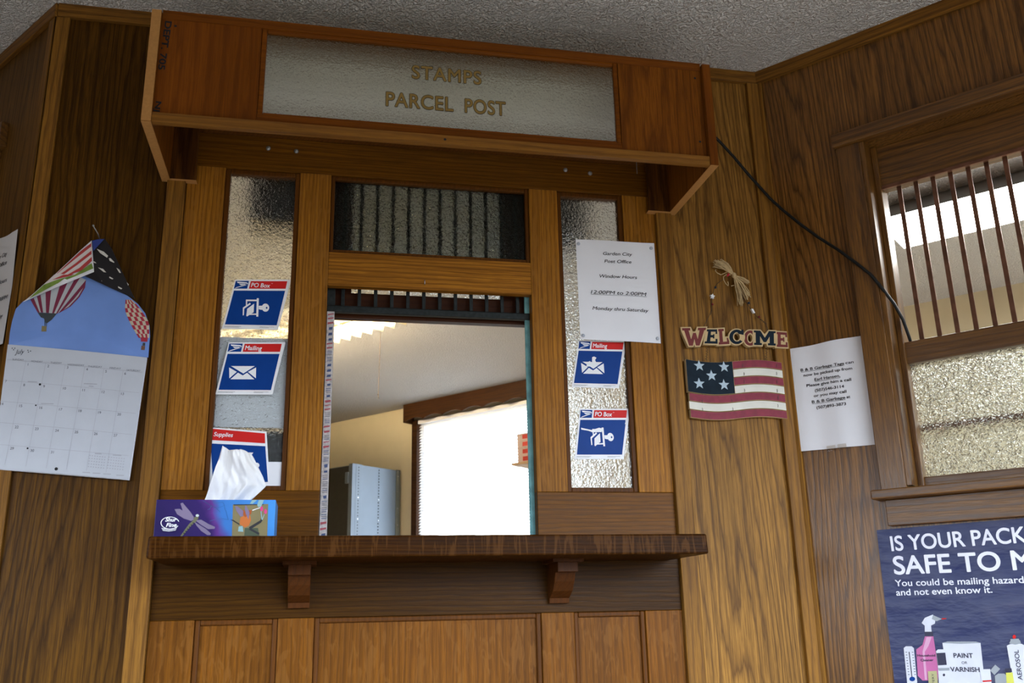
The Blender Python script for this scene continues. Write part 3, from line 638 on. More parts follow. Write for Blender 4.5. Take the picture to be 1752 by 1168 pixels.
F([(262, 640), (274, 640), (312, 980), (300, 980)], 5, .0003); F(circ(308, 990, 38, 12, 30), 3, .0003)
for i in range(9):
    F([(220+i*4.2, 640+i*36), (240+i*4.2, 640+i*36), (241+i*4.2, 648+i*36), (221+i*4.2, 648+i*36)], 5, .0003); F([(302+i*4, 640+i*36), (322+i*4, 640+i*36), (323+i*4, 648+i*36), (303+i*4, 648+i*36)], 5, .0003)
F([(470, 440), (580, 440), (605, 600), (645, 880), (640, 1010), (440, 1010), (380, 950), (358, 610), (440, 550)], 2)   # spray bottle
F([(470, 380), (575, 380), (578, 437), (470, 437)], 5)
F([(428, 268), (470, 200), (575, 158), (605, 235), (600, 275), (550, 300), (558, 380), (470, 380), (468, 300)], 1)
F([(575, 165), (690, 215), (620, 245), (560, 215)], 4); F([(690, 205), (750, 205), (745, 215), (692, 222)], 7)
F([(490, 450), (560, 445), (520, 560), (470, 640), (500, 1000), (470, 1000), (440, 640)], 8, .0003)
F([(697, 525), (760, 507), (1130, 507), (1190, 525), (1262, 1200), (800, 1200)], 1); F([(700, 525), (760, 508), (1130, 508), (1188, 525), (940, 537)], 4, .0003)   # paint can
F([(615, 630), (640, 608), (710, 608), (740, 640), (775, 800), (790, 880), (800, 1200), (660, 1200), (640, 830)], 1, .0004)            # folding phone
F([(622, 655), (735, 650), (755, 808), (642, 815)], 5, .0007); F([(640, 850), (790, 845), (790, 880), (655, 885)], 4, .0007); F(circ(718, 938, 16, 10, 18), 5, .0007)
F([(510, 890), (625, 885), (655, 1200), (530, 1200)], 6, .0008)                                                # battery
F([(1185, 865), (1315, 862), (1350, 1200), (1215, 1200)], 1, .0006); F([(1218, 1010), (1330, 1003), (1335, 1022), (1220, 1030)], 7, .0009); F([(1315, 880), (1380, 805), (1445, 860), (1370, 940)], 4, .0007)   # matchbox
F([(1375, 950), (1420, 920), (1500, 920), (1535, 960), (1550, 1200), (1395, 1200)], 4, .0006)                   # lighters
F([(1518, 910), (1605, 905), (1650, 1200), (1540, 1200)], 9, .0008); F([(1505, 855), (1590, 850), (1600, 900), (1520, 905)], 5, .0008)
F([(1530, 560), (1570, 540), (1720, 535), (1765, 560), (1860, 1200), (1640, 1200)], 1, .0005); F([(1560, 530), (1580, 490), (1700, 488), (1715, 530), (1640, 548)], 4, .0007); F([(1575, 475), (1685, 470), (1690, 490), (1580, 493)], 4, .0008); F(circ(1627, 445, 22, 12, 26), 7, .0008)
ptext('PAINT', (1520+848*.1324, 1030+715*.1324), (1520+1095*.1324, 1030+718*.1324), .0096, 5, .02, .0005)
ptext('OR', (1520+950*.1324, 1030+797*.1324), (1520+1022*.1324, 1030+797*.1324), .0055, 5, .0, .0005)
ptext('VARNISH', (1520+805*.1324, 1030+893*.1324), (1520+1182*.1324, 1030+900*.1324), .0096, 5, .02, .0005)
ptext('Household', (1520+378*.1324, 1030+700*.1324), (1520+605*.1324, 1030+700*.1324), .0048, 5, .02, .0007)
ptext('Cleaner', (1520+420*.1324, 1030+762*.1324), (1520+585*.1324, 1030+758*.1324), .0048, 5, .02, .0007)
a = zpo([(1735, 1003)])[0]; c = zpo([(1680, 615)])[0]
put_text(b, 'AEROSOL', a[0], a[1], .0085, math.hypot(c[0]-a[0], c[1]-a[1]), pf(.001), 5, .015, 0, 'L', math.atan2(c[1]-a[1], c[0]-a[0]))
a = zpo([(612, 1170)])[0]; c = zpo([(586, 920)])[0]
put_text(b, 'BATTERY', a[0], a[1], .0045, math.hypot(c[0]-a[0], c[1]-a[1]), pf(.0012), 5, .0, 0, 'L', math.atan2(c[1]-a[1], c[0]-a[0]))
PRW = plain('poster_white', (.62, .64, .72), .4); 
part('print', b, [plain('poster_type', (.78, .79, .90), .4), PRW, plain('poster_pink', (.50, .13, .32), .4), NAVY, plain('poster_grey', (.30, .33, .36), .4), plain('poster_dark', (.03, .03, .06), .4), plain('battery_gold', (.42, .40, .20), .4), SIGNRED, plain('poster_pale_pink', (.62, .33, .50), .4), plain('lighter_yellow', (.62, .62, .10), .4)], t)

# ------------------------------------------------------------------ welcome sign with wooden flag
ws = thing('welcome_sign', 'wooden WELCOME sign with painted flag hanging from a raffia bow', 'sign', CW, (.80, -.01, 1.80))
zw = lambda px, py, y=-.02: CW.at(1160+px/7.3, 440+py/7.3, y)
SL = {   # slab letters in a unit box
 'W': ([[(0,1),(.34,1),(.34,.86),(.27,.86),(.36,.36),(.46,.72),(.58,.72),(.68,.36),(.74,.86),(.66,.86),(.66,1),(1,1),(1,.86),(.94,.86),(.80,0),(.60,0),(.52,.38),(.44,0),(.24,0),(.08,.86),(0,.86)]]),
 'E': ([[(0,1),(1,1),(1,.68),(.84,.68),(.84,.83),(.42,.83),(.42,.60),(.62,.60),(.62,.66),(.74,.66),(.74,.36),(.62,.36),(.62,.43),(.42,.43),(.42,.17),(.84,.17),(.84,.34),(1,.34),(1,0),(0,0),(0,.15),(.14,.15),(.14,.85),(0,.85)]]),
 'L': ([[(0,1),(.62,1),(.62,.85),(.46,.85),(.46,.17),(.82,.17),(.82,.40),(1,.40),(1,0),(0,0),(0,.15),(.16,.15),(.16,.85),(0,.85)]]),
 'M': ([[(0,1),(.30,1),(.50,.52),(.70,1),(1,1),(1,.86),(.92,.86),(.92,.15),(1,.15),(1,0),(.64,0),(.64,.15),(.72,.15),(.72,.62),(.56,.22),(.44,.22),(.28,.62),(.28,.15),(.36,.15),(.36,0),(0,0),(0,.15),(.08,.15),(.08,.86),(0,.86)]]),
}
def ell(cx, cy, rx, ry, n=28, a0=0, a1=360): return [(cx+rx*math.cos(rad(a0+(a1-a0)*i/n)), cy+ry*math.sin(rad(a0+(a1-a0)*i/n))) for i in range(n+(0 if a1-a0 == 360 else 1))]
SL['O'] = [ell(.5, .5, .5, .5), ell(.5, .5, .25, .33)[::-1]]
SL['C'] = [ell(.5, .5, .5, .5, 24, 52, 322) + ell(.52, .5, .27, .32, 20, 318, 60)[:-2] + [(.64, .70), (.98, .62), (.98, .98), (.84, .98), (.80, .90)]]
BK = {'E': [[(0,1),(1,1),(1,.66),(.92,.60),(.92,.40),(1,.34),(1,0),(0,0)]], 'L': [[(0,1),(.62,1),(.57,.42),(1,.42),(1,0),(0,0)]],
 'W': [[(0,1),(.34,1),(.42,.74),(.60,.74),(.66,1),(1,1),(1,.86),(.80,0),(.60,0),(.52,.22),(.44,0),(.24,0),(0,.86)]],
 'M': [[(0,1),(.30,1),(.50,.66),(.70,1),(1,1),(1,0),(.64,0),(.60,.20),(.40,.20),(.36,0),(0,0)]],
 'O': [ell(.5, .5, .5, .5), ell(.5, .5, .17, .25)[::-1]], 'C': [ell(.5, .5, .5, .5), ell(.52, .5, .19, .25)[::-1]]}
def grow(lp_, d):
    """mitred outline offset, outward for a clockwise or counter-clockwise outer loop"""
    n = len(lp_); A = sum(lp_[i][0]*lp_[(i+1) % n][1]-lp_[(i+1) % n][0]*lp_[i][1] for i in range(n)); sg_ = 1 if A > 0 else -1; out_ = []
    for i in range(n):
        a, p, c = Vector(lp_[i-1]), Vector(lp_[i]), Vector(lp_[(i+1) % n]); e1 = (p-a).normalized(); e2 = (c-p).normalized()
        n1 = Vector((e1.y, -e1.x))*sg_; n2 = Vector((e2.y, -e2.x))*sg_; mt_ = (n1+n2).normalized(); k = d/max(.55, mt_.dot(n1)); out_.append(tuple(p+mt_*k))
    return out_
def curve_mesh(loops, extrude, offset):
    c = bpy.data.curves.new('c', 'CURVE'); c.dimensions = '2D'; c.fill_mode = 'BOTH'; c.extrude = extrude; c.offset = offset
    for lp_ in loops:
        s = c.splines.new('POLY'); s.points.add(len(lp_)-1); s.use_cyclic_u = True
        for p, q in zip(s.points, lp_): p.co = (q[0], q[1], 0, 1)
    o = bpy.data.objects.new('c', c); COL.objects.link(o); dg = bpy.context.evaluated_depsgraph_get(); dg.update()
    me = bpy.data.meshes.new_from_object(o.evaluated_get(dg)); v = [tuple(p.co) for p in me.vertices]; f = [tuple(p.vertices) for p in me.polygons]
    bpy.data.objects.remove(o); bpy.data.curves.remove(c); bpy.data.meshes.remove(me); return v, f
TAN = plain('raw_maple', (.56, .40, .20), .55, var=.06); BARN = plain('barn_red_paint', (.150, .020, .017), .5, var=.12, vscale=60); DNAVY = plain('dark_navy_paint', (.008, .016, .026), .6, spec=.1, var=.15, vscale=60)
LET = [('W', (50, 882), (352, 878), (300, 1092), (60, 1092), BARN), ('E', (362, 900), (488, 900), (494, 1080), (330, 1076), DNAVY), ('L', (492, 896), (620, 888), (645, 1082), (500, 1090), BARN),
       ('C', (640, 905), (822, 900), (826, 1085), (640, 1085), DNAVY), ('O', (826, 912), (980, 912), (982, 1106), (822, 1100), BARN), ('M', (946, 914), (1218, 924), (1220, 1104), (950, 1094), DNAVY), ('E', (1226, 930), (1360, 938), (1374, 1124), (1226, 1116), BARN)]
LET[0] = ('W', (50, 884), (352, 878), (318, 1100), (84, 1104), BARN)
for li, (ch, tl_, tr_, br_, bl_, mt) in enumerate(LET):
    dy = -.0011*(li % 2)
    q = Quad(zw(*tl_), zw(*tr_), zw(*br_), zw(*bl_))
    loops = [[q(x, 1-z) for x, z in lp_] for lp_ in SL[ch]]
    back_ = [grow([q(x, 1-z) for x, z in lp_], .0032 if k_ == 0 else 0) for k_, lp_ in enumerate(BK[ch])]; v, f = curve_mesh(back_, .006, 0); o = part('letter', MB()._add([(p[0], -.013+dy+p[2], p[1]) for p in v], f), TAN, ws, 0, 'letter %s of the sign' % ch)
    v, f = curve_mesh(loops, 0, 0); part('painted_face', MB()._add([(p[0], -.0194+dy, p[1]) for p in v], f), mt, o)
# raffia bow
rf = MB(); rr = random.Random(11)
knot = Vector((zw(700, 225)[0], -.02, zw(700, 225)[1]))
for i in range(80):
    e = zw(440+rr.random()*170, 30+rr.random()*80 + 0); e = (e[0], -.006-.022*rr.random(), e[1])
    mid = knot.lerp(Vector(e), .55) + Vector(((rr.random()-.5)*.008, -.008*rr.random(), (rr.random()-.2)*.008))
    rf.tube([tuple(knot), tuple(knot.lerp(mid, .5)), tuple(mid), e], lambda t_: .0017-.0007*t_, 4)
for i in range(70):
    k = rr.random(); e = zw(*( (870+rr.random()*20, 300+rr.random()*30) if k < .3 else (840+rr.random()*75, 430+rr.random()*90) if k < .8 else (760+rr.random()*60, 560+rr.random()*50)))
    e = (e[0], -.006-.02*rr.random(), e[1]); mid = knot.lerp(Vector(e), .5) + Vector(((rr.random()-.5)*.008, -.008*rr.random(), (rr.random()-.5)*.006))
    rf.tube([tuple(knot), tuple(mid), e], lambda t_: .0017-.0007*t_, 4)
rf.ball(tuple(knot), .0065, 0, 12, 8, (1, 1, 1.2))
for lpp in ([(660, 215), (600, 215), (572, 240), (575, 280), (600, 325), (632, 354), (634, 330), (626, 300)], [(620, 180), (540, 215), (490, 190), (468, 160), (480, 150)], [(700, 240), (720, 300), (715, 345), (670, 355)]): rf.tube([(zw(*p)[0], -.018, zw(*p)[1]) for p in lpp], .0011, 5)
part('raffia_bow', rf, plain('raffia', (.55, .40, .21), .75, var=.2, vscale=90), ws)
wr = MB()
def coil(p, q, n, r, y=-.012):
    p, q = Vector((p[0], y, p[1])), Vector((q[0], y, q[1])); return [tuple(p.lerp(q, i/(n*8)) + Vector((r*math.cos(i*math.pi/4), r*math.sin(i*math.pi/4), 0))) for i in range(n*8+1)]
def wire(pts, y=-.012): wr.tube([(*[zw(*p)[0]], y, zw(*p)[1]) for p in pts], .0007, 5)
wire([(600, 245), (500, 320), (468, 380), (440, 480), (430, 580), (432, 640)]); wr.tube(coil(zw(432, 640), zw(412, 705), 4, .0022), .0006, 5); wire([(412, 705), (330, 868)])
wire([(720, 260), (850, 530), (880, 570), (945, 665), (1015, 745), (1045, 760)]); wr.tube(coil(zw(1045, 760), zw(1115, 820), 4, .0022), .0006, 5); wire([(1115, 820), (1140, 900)])
for cx in (1210, 1312): 
    a, c = CW.at(cx, 594, -.012), CW.at(cx-2, 616, -.012); wr.tube(coil(a, c, 5, .0022), .0006, 5)
part('wire', wr, plain('rusty_wire', (.05, .035, .025), .5, .5), ws)
BRED = plain('bead_red', (.16, .018, .016), .3); BNAV = plain('bead_navy', (.02, .03, .05), .3)
for px, py, mt, r in ((468, 375, BNAV, .0034), (430, 588, BRED, .0034), (884, 570, BNAV, .0034), (1015, 745, BRED, .0034)):
    p = zw(px, py, -.012); part('bead', MB().ball((p[0], -.012, p[1]), r), mt, ws)
p = zw(610, 230); part('bow_bead', MB().ball((p[0], -.030, p[1]), .0034).ball((p[0]-.002, -.029, p[1]-.003), .0028), plain('bead_crimson', (.42, .02, .035), .3), ws)
def star(cx, cz, r, rot=0, k=.42): return [(cx+(r if i % 2 == 0 else r*k)*math.sin(i*math.pi/5+rot), cz+(r if i % 2 == 0 else r*k)*math.cos(i*math.pi/5+rot)) for i in range(10)]
p = zw(440, 480); part('star_bead', MB().prism(star(p[0], p[1], .0075, .15, .5), -.017, -.010), GLOSSW, ws, .0005)
p = zw(945, 665); part('peg_bead', MB().prism([(p[0]-.005, p[1]+.006), (p[0]+.0005, p[1]+.0065), (p[0]+.006, p[1]-.005), (p[0]+.001, p[1]-.006)], -.017, -.009), GLOSSW, ws, .0005)
# the flag of seven wavy slats
zf = lambda px, py, y=-.02: CW.at(1140+px/3.65, 420+py/3.65, y)
Fx0, Fx1 = zf(140, 900)[0], zf(742, 900)[0]; Fz1 = zf(140, 705)[1]; Fz0 = zf(140, 1068)[1]; FH = Fz1-Fz0; SW = FH/7
wave = lambda x: -.0058*math.sin((x-Fx0)/(Fx1-Fx0)*2*math.pi*.98) - .001
def slat(xa, xb, za, zb, g=.0007):
    n = 26; xs = [xa+(xb-xa)*i/n for i in range(n+1)]
    return [(x, zb-g+wave(x)) for x in xs] + [(x, za+g+wave(x)) for x in reversed(xs)]
FRED = plain('flag_red_paint', (.215, .020, .040), .5, var=.15, vscale=70); FWH = plain('flag_cream_paint', (.68, .66, .58), .5, var=.04); STB = plain('star_blue_grey', (.42, .52, .60), .5)
xc = Fx0 + (Fx1-Fx0)*.475
fl = []
for i in range(7):
    zb = Fz1 - i*SW; za = zb - SW; xa = xc+.001 if i < 4 else Fx0 + (.002 if i % 2 == 0 else 0)
    s_ = part('flag_slat', MB().prism(slat(xa, Fx1, za, zb), -.016, -.006), [TAN], ws, .0006)
    part('painted_face', MB().flat(slat(xa+.0006, Fx1-.0006, za, zb, .0014), -.0164), FRED if i % 2 == 0 else FWH, s_)
ct = part('flag_canton', MB().prism(slat(Fx0-.002, xc, Fz1-4*SW, Fz1), -.019, -.006), [TAN], ws, .0006)
part('painted_face', MB().flat(slat(Fx0-.0014, xc-.0006, Fz1-4*SW, Fz1, .0012), -.0194), DNAVY, ct)
b = MB()
for px, py in ((206, 750), (361, 757), (283, 811), (206, 861), (361, 869)):
    p = zf(px, py, -.02); b.flat(star(p[0], p[1], .0158, -.02), -.0198)
part('star', b, STB, ct)
STW_ = plain('staple_wire', (.10, .09, .08), .4, .6)
for px, py in ((478, 747), (690, 747), (487, 800), (690, 797), (487, 848), (692, 850), (490, 903), (694, 905), (226, 920), (700, 948), (226, 972), (410, 967), (698, 998), (227, 1022), (417, 1020)):
    p = zf(px, py, -.018); part('staple', MB().tube([(p[0], -.0165, p[1]-.004), (p[0], -.0185, p[1]), (p[0], -.0165, p[1]+.004)], .0006, 5), STW_, ws)

# ------------------------------------------------------------------ tissue box
TB = newmat('tissue_carton'); m, nt, bs, out = TB; L = nt.links
tc = N(nt, 'TexCoord'); sx_ = N(nt, 'SeparateXYZ'); L.new(tc.outputs['Object'], sx_.inputs[0])
n1 = N(nt, 'TexNoise', i_Scale=18.0, i_Detail=2.0); L.new(tc.outputs['Object'], n1.inputs['Vector'])
a1 = N(nt, 'Math', operation='MULTIPLY_ADD'); L.new(n1.outputs[0], a1.inputs[0]); a1.inputs[1].default_value = .055; L.new(sx_.outputs['X'], a1.inputs[2])
a2 = N(nt, 'Math', operation='MULTIPLY_ADD'); L.new(sx_.outputs['Z'], a2.inputs[0]); a2.inputs[1].default_value = .45; L.new(a1.outputs[0], a2.inputs[2])
mr = N(nt, 'MapRange'); mr.inputs['From Min'].default_value = -.117; mr.inputs['From Max'].default_value = .16; L.new(a2.outputs[0], mr.inputs['Value'])
rp = ramp(nt, [(.2, (.022, .014, .085)), (.50, (.032, .016, .115)), (.575, (.11, .035, .22)), (.66, (.045, .17, .50)), (1, (.06, .27, .68))]); L.new(mr.outputs[0], rp.inputs[0]); L.new(rp.outputs[0], bs.inputs['Base Color']); bs.inputs['Roughness'].default_value = .35; bs.inputs['Specular IOR Level'].default_value = .15
TB = m
TX0, TX1, TZ0, TZ1, TY0, TY1 = -.5865, -.3495, 1.1167, 1.193, -.205, -.09
tb = thing('tissue_box', 'purple and blue dragonfly tissue box on the counter shelf, tissue pulled up', 'tissue box', CW, ((TX0+TX1)/2, (TY0+TY1)/2, TZ0))
part('carton', MB().box(TX0, TX1, TY0, TY1, TZ0, TZ1), TB, tb, .001)
zt = lambda pts: [CW.at(255+x*230/1752, 840+y*90/686, TY0) for x, y in pts]
b = MB(); G = lambda pts, m, d=0: b.flat(zt(pts), TY0-.0006-d-4e-6*len(b.f), m)
G([(410, 160), (440, 150), (480, 200), (540, 270), (590, 345), (560, 345), (490, 310), (440, 260)], 0); G([(333, 235), (400, 230), (480, 280), (575, 340), (590, 370), (550, 388), (450, 355), (365, 300)], 0)
G([(600, 378), (680, 372), (780, 430), (860, 465), (855, 490), (770, 495), (680, 440)], 0); G([(590, 395), (640, 430), (740, 490), (805, 550), (800, 572), (760, 572), (680, 520), (620, 450)], 0)
G([(590, 340), (640, 320), (645, 350), (610, 400), (560, 440), (430, 590), (405, 590), (520, 430), (575, 380)], 1); G(circ(630, 318, 22, 10, 18), 2, .0003)
for i in range(6): G([(575-i*24, 405+i*27), (590-i*24, 415+i*27), (580-i*24, 425+i*27), (565-i*24, 415+i*27)], 3, .0003)
G([(1095, 172), (1553, 168), (1540, 586), (1080, 586)], 4); G([(1100, 172), (1500, 170), (1490, 180), (1105, 185)], 3, .0002)
G([(1250, 480), (1420, 480), (1440, 586), (1240, 586)], 10, .0002); G([(1300, 470), (1450, 380), (1470, 330), (1480, 380), (1460, 410), (1320, 500)], 3, .0002); G([(1320, 480), (1440, 545), (1430, 570), (1300, 500)], 3, .0002)
G([(1180, 430), (1190, 350), (1240, 310), (1320, 320), (1330, 380), (1300, 450), (1250, 475)], 5, .0004); G([(1195, 250), (1240, 245), (1270, 300), (1300, 250), (1340, 245), (1330, 300), (1250, 340)], 6, .0004)
G([(1120, 195), (1150, 195), (1230, 260), (1225, 330), (1190, 330), (1140, 260)], 0, .0006); G([(1255, 185), (1270, 190), (1310, 280), (1295, 370), (1260, 290), (1250, 230)], 0, .0006)
G([(1060, 370), (1100, 375), (1185, 430), (1175, 440)], 3, .0006); G([(1170, 460), (1220, 455), (1230, 530), (1160, 525)], 7, .0006); G([(1345, 245), (1450, 210), (1452, 218), (1348, 256)], 8, .0006)
G(circ(1468, 230, 20, 10, 34), 9, .0006); G(circ(1518, 265, 20, 10, 34), 9, .0006); G([(1455, 262), (1465, 262), (1478, 372), (1466, 372)], 7, .0006); G([(1500, 300), (1508, 300), (1480, 375), (1470, 375)], 7, .0006)
G([(1345, 115), (1410, 115), (1350, 165), (1315, 165)], 7, .0006); G([(1430, 115), (1500, 115), (1460, 205), (1420, 205), (1410, 180)], 7, .0006)
def vein(pts, w=4):
    for (x0_, y0_), (x1_, y1_) in zip(pts[:-1], pts[1:]):
        n = math.hypot(x1_-x0_, y1_-y0_); nx, ny = -(y1_-y0_)/n*w/2, (x1_-x0_)/n*w/2; G([(x0_+nx, y0_+ny), (x1_+nx, y1_+ny), (x1_-nx, y1_-ny), (x0_-nx, y0_-ny)], 11, .0002)
vein([(700, 122), (760, 160), (810, 190), (880, 225), (930, 275)]); vein([(830, 125), (860, 155), (960, 145), (985, 180), (985, 230), (1005, 260), (1015, 310), (1035, 375)]); vein([(880, 225), (950, 200), (985, 185)]); vein([(790, 390), (860, 370), (960, 358), (1035, 372)]); vein([(815, 190), (790, 235), (760, 240)])
put_text(b, 'Shur', *zt([(285, 395)])[0], .0075, .0215, TY0-.0008, 8, .035, .25); put_text(b, 'Fine', *zt([(290, 465)])[0], .0075, .0200, TY0-.0008, 8, .035, .25)
ov = circ(282, 420, 122, 26, 82); ov2 = circ(282, 420, 112, 26, 74)
for i in range(26):
    if i in (0, 1, 25): continue
    j = (i+1) % 26; G([ov[i], ov[j], ov2[j], ov2[i]], 8)
for k in range(3): G([(170+k*8, 485+k*14), (270, 496+k*14), (370-k*6, 480+k*14), (370-k*6, 486+k*14), (270, 503+k*14), (172+k*8, 492+k*14)], 8)
part('print', b, [plain('wing_lilac', (.20, .16, .26), .4), plain('body_olive', (.14, .14, .085), .4), plain('head_white', (.5, .55, .55), .4), plain('shade_print', (.03, .03, .035), .4), plain('sand_print', (.21, .175, .085), .4), plain('orange_print', (.50, .145, .035), .4), plain('rust_print', (.34, .085, .025), .4), plain('mint_print', (.25, .42, .45), .4), GLOSSW, plain('pink_print', (.6, .06, .22), .4), plain('moss_print', (.07, .09, .055), .4), plain('vein_print', (.03, .12, .28), .4)], tb)
# the pulled-up tissue, a folded cone of thin paper
zs = lambda x, y: CW.at(250+x*350/1022, 560+y*400/1168, -.15)
LB_, RB_ = zs(282, 862), zs(486, 862); LT_, RT_ = zs(383, 592), zs(530, 640); RC_ = zs(598, 790)
def tis(u, v):
    v = v; s = v
    xl = LB_[0]+(LT_[0]-LB_[0])*s**.95; zl = 1.185+(LT_[1]-1.185)*s
    if s < .36: k = s/.36; xr, zr = RB_[0]+(RC_[0]-RB_[0])*k, 1.185+(RC_[1]-1.185)*k
    else: k = (s-.36)/.64; xr, zr = RC_[0]+(RT_[0]-RC_[0])*k**1.15, RC_[1]+(RT_[1]-RC_[1])*k**.95
    x = xl+(xr-xl)*u; z = zl+(zr-zl)*u
    tri = lambda q: 2*abs(q-math.floor(q+.5))*2-1
    f = .010*tri(u*1.25+.12+.12*s) + .0055*tri(u*2.9-.35*s+.2)*(1-s*.3) + .0035*tri(s*1.9+u*.9) + .002*tri(u*6+s*3.1)
    if s > .85: z -= .004*math.sin(u*6)*(s-.85)/.15
    return (x, -.150 + f - .018*s*math.sin(math.pi*u) + .012*(1-s), z)
ts = part('tissue', MB().grid(tis, 60, 44), plain('tissue_paper', (.84, .84, .85), .85, var=.02, vscale=40, bump=.35, bscale=160, spec=.2), tb)
so = ts.modifiers.new('solid', 'SOLIDIFY'); so.thickness = .0008

# ------------------------------------------------------------------ wall calendar
cal = thing('wall_calendar', 'July wall calendar with hot air balloon picture, top corners folded in', 'calendar', CW, (-.81, -.01, 1.84))
fc = lambda x, z: -.016 - .004*math.sin((x+.97)/.31*math.pi)
zc = lambda pts, y: [CW.at(10+x/5.077, 390+y_/5.077, y) for x, y_ in pts]
Q = Quad(CW.at(13, 588.5, -.018), CW.at(251.5, 611, -.018), CW.at(220, 820, -.018), CW.at(-14, 801, -.018))
part('page', MB().grid(lambda u, v: (lambda p: (p[0], fc(*p), p[1]))(Q(u, v)), 14, 14), plain('calendar_paper', (.45, .47, .52), .45, var=.02), cal)
part('page_edge', MB().prism(Q.poly([(0.004, .004), (.999, .004), (1.004, 1.003), (0.0, 1.003)]), -.0145, -.0105), PAPER, cal)
b = MB(); fo = lambda x, z: fc(x, z)-.0007
zq = lambda x, y_: ((x-60+(y_-40)*.066*1.0)/1, y_)
def cpx(x, y_): return CW.at(x*260/1215, 580+y_*250/1168, -.018)
def cl(p, q, w, m):
    a, c = Vector(cpx(*p)), Vector(cpx(*q)); d = (c-a).normalized(); n = Vector((-d.y, d.x))*w/2; k = 8
    pts = [a.lerp(c, i/k)+n for i in range(k+1)] + [a.lerp(c, i/k)-n for i in range(k, -1, -1)]
    for i in range(k): b.flat([tuple(pts[i]), tuple(pts[i+1]), tuple(pts[2*k-i]), tuple(pts[2*k+1-i])], fo, m)
cl((55, 162), (1138, 265), .0007, 0)
rows = [((55, 162), (1138, 265)), ((24, 326), (1112, 428)), ((-20, 492), (1086, 593)), ((-30, 662), (1056, 762)), ((-40, 838), (1028, 930))]
for p, q in rows[1:]: cl(p, q, .0007, 0)
cols = [((207, 177), (38, 1005)), ((367, 193), (207, 1020)), ((523, 208), (372, 1032)), ((680, 222), (533, 1042)), ((833, 237), (692, 1052)), ((985, 251), (848, 1065))]
for p, q in cols: cl(p, q, .0006, 0)
def ct_(s, p, cap, m=1, w=None, bold=0.0, shear=0.0):
    x, z = cpx(*p); put_text(b, s, x, z, cap, w, fo, m, bold, shear, 'L', rad(-1.2))
for s, p in zip(('SUNDAY', 'MONDAY', 'TUESDAY', 'WEDNESDAY', 'THURSDAY', 'FRIDAY', 'SATURDAY'), ((98, 168), (250, 184), (405, 196), (540, 212), (705, 226), (878, 238), (1012, 254))):
    ct_(s, p, .0040, 1, .036 if s == 'WEDNESDAY' else .030 if len(s) > 7 else .024)
days = {1: (222, 212), 2: (380, 226), 3: (536, 238), 4: (690, 252), 5: (842, 268), 6: (994, 284), 7: (38, 345), 8: (186, 376), 9: (346, 388), 10: (505, 404), 11: (660, 418), 12: (814, 432), 13: (968, 446), 14: (0, 525), 15: (154, 543), 16: (316, 558), 17: (474, 572), 18: (630, 584), 19: (785, 597), 20: (938, 610),
        22: (118, 712), 23: (280, 727), 24: (442, 741), 25: (598, 753), 26: (752, 766), 27: (908, 778), 29: (80, 882), 30: (244, 900), 31: (408, 914)}
for d, p in days.items(): ct_(str(d), p, .0055, 1, None, .008)
def dot(p, r, m):
    x, z = cpx(*p); b.flat([(x+r*math.cos(a*math.pi/6), z+r*math.sin(a*math.pi/6)) for a in range(12)], fo, m)
dot((321, 363), .0026, 2); dot((452, 1038), .0036, 2); dot((288, 530), .0018, 2); dot((222, 873), .0020, 2)
for p, w in (((222, 342), .020), ((672, 360), .028), ((712, 380), .010), ((330, 518), .026), ((760, 918), .014), ((902, 930), .018), ((660, 1068), .016), ((742, 1074), .016), ((826, 1080), .016), ((930, 1090), .016)):
    a, z = cpx(*p); b.flat([(a, z), (a+w, z-.0006), (a+w, z+.0012), (a, z+.0018)], fo, 3)
for gx, gy in ((716, 934), (868, 946)):
    for r_ in range(5):
        for c_ in range(7):
            a, z = cpx(gx+c_*20-r_*3, gy+r_*22+c_*2); b.flat([(a, z), (a+.0022, z), (a+.0022, z+.0018), (a, z+.0018)], fo, 3)
x, z = cpx(118, 118); put_text(b, 'July', x, z, .0105, .020, fo, 2, .0, .35, 'L', rad(4))
for p in ((97, 72), (118, 72), (108, 84), (224, 90), (245, 96), (228, 104)): dot(p, .0012, 2)
part('printing', b, [LINEINK, GREYINK, INK, LINEINK], cal)
# picture page
SKYB = plain('picture_sky', (.155, .265, .60), .25, var=.10, vscale=9)
def fpg(x, z): return fc(x, z) - .010*max(0, min(1, (z-1.60)/.12))
poly = zc([(18, 1008), (28, 900), (50, 800), (85, 700), (150, 638), (300, 570), (460, 505), (690, 412), (880, 505), (1060, 592), (1150, 662), (1210, 740), (1245, 840), (1250, 930), (1240, 1030), (1234, 1118)], -.022)
pm = MB(); cxy = zc([(640, 860)], -.022)[0]
def fan(poly_, n=5):
    for i in range(len(poly_)):
        p, q = poly_[i], poly_[(i+1) % len(poly_)]
        for k in range(n):
            lo, hi = k/n, (k+1)/n; L2 = lambda a, t_: (cxy[0]+(a[0]-cxy[0])*t_, cxy[1]+(a[1]-cxy[1])*t_)
            pts = [L2(p, lo), L2(p, hi), L2(q, hi), L2(q, lo)] if k else [cxy, L2(p, hi), L2(q, hi)]
            pm._add([(a[0], fpg(*a), a[1]) for a in pts], [tuple(range(len(pts)))], 0, True)
fan(poly); pic = part('picture', pm, SKYB, cal)
BALM = [plain('balloon_dark', (.10, .02, .05), .3), plain('balloon_maroon', (.17, .025, .055), .3), plain('balloon_grey', (.40, .42, .44), .3), plain('balloon_skirt', (.04, .05, .055), .4), plain('basket_tan', (.20, .16, .07), .5), plain('check_red', (.34, .03, .05), .3), plain('check_cream', (.50, .44, .34), .3), plain('basket_brown', (.16, .08, .05), .5)]
b = MB(); fb = lambda d: (lambda x, z: fpg(x, z)-.0008-d)
H_ = lambda pts, m, d=0: b.flat(zc(pts, -.027), fb(d+4e-6*(len(b.f) % 90)), m)
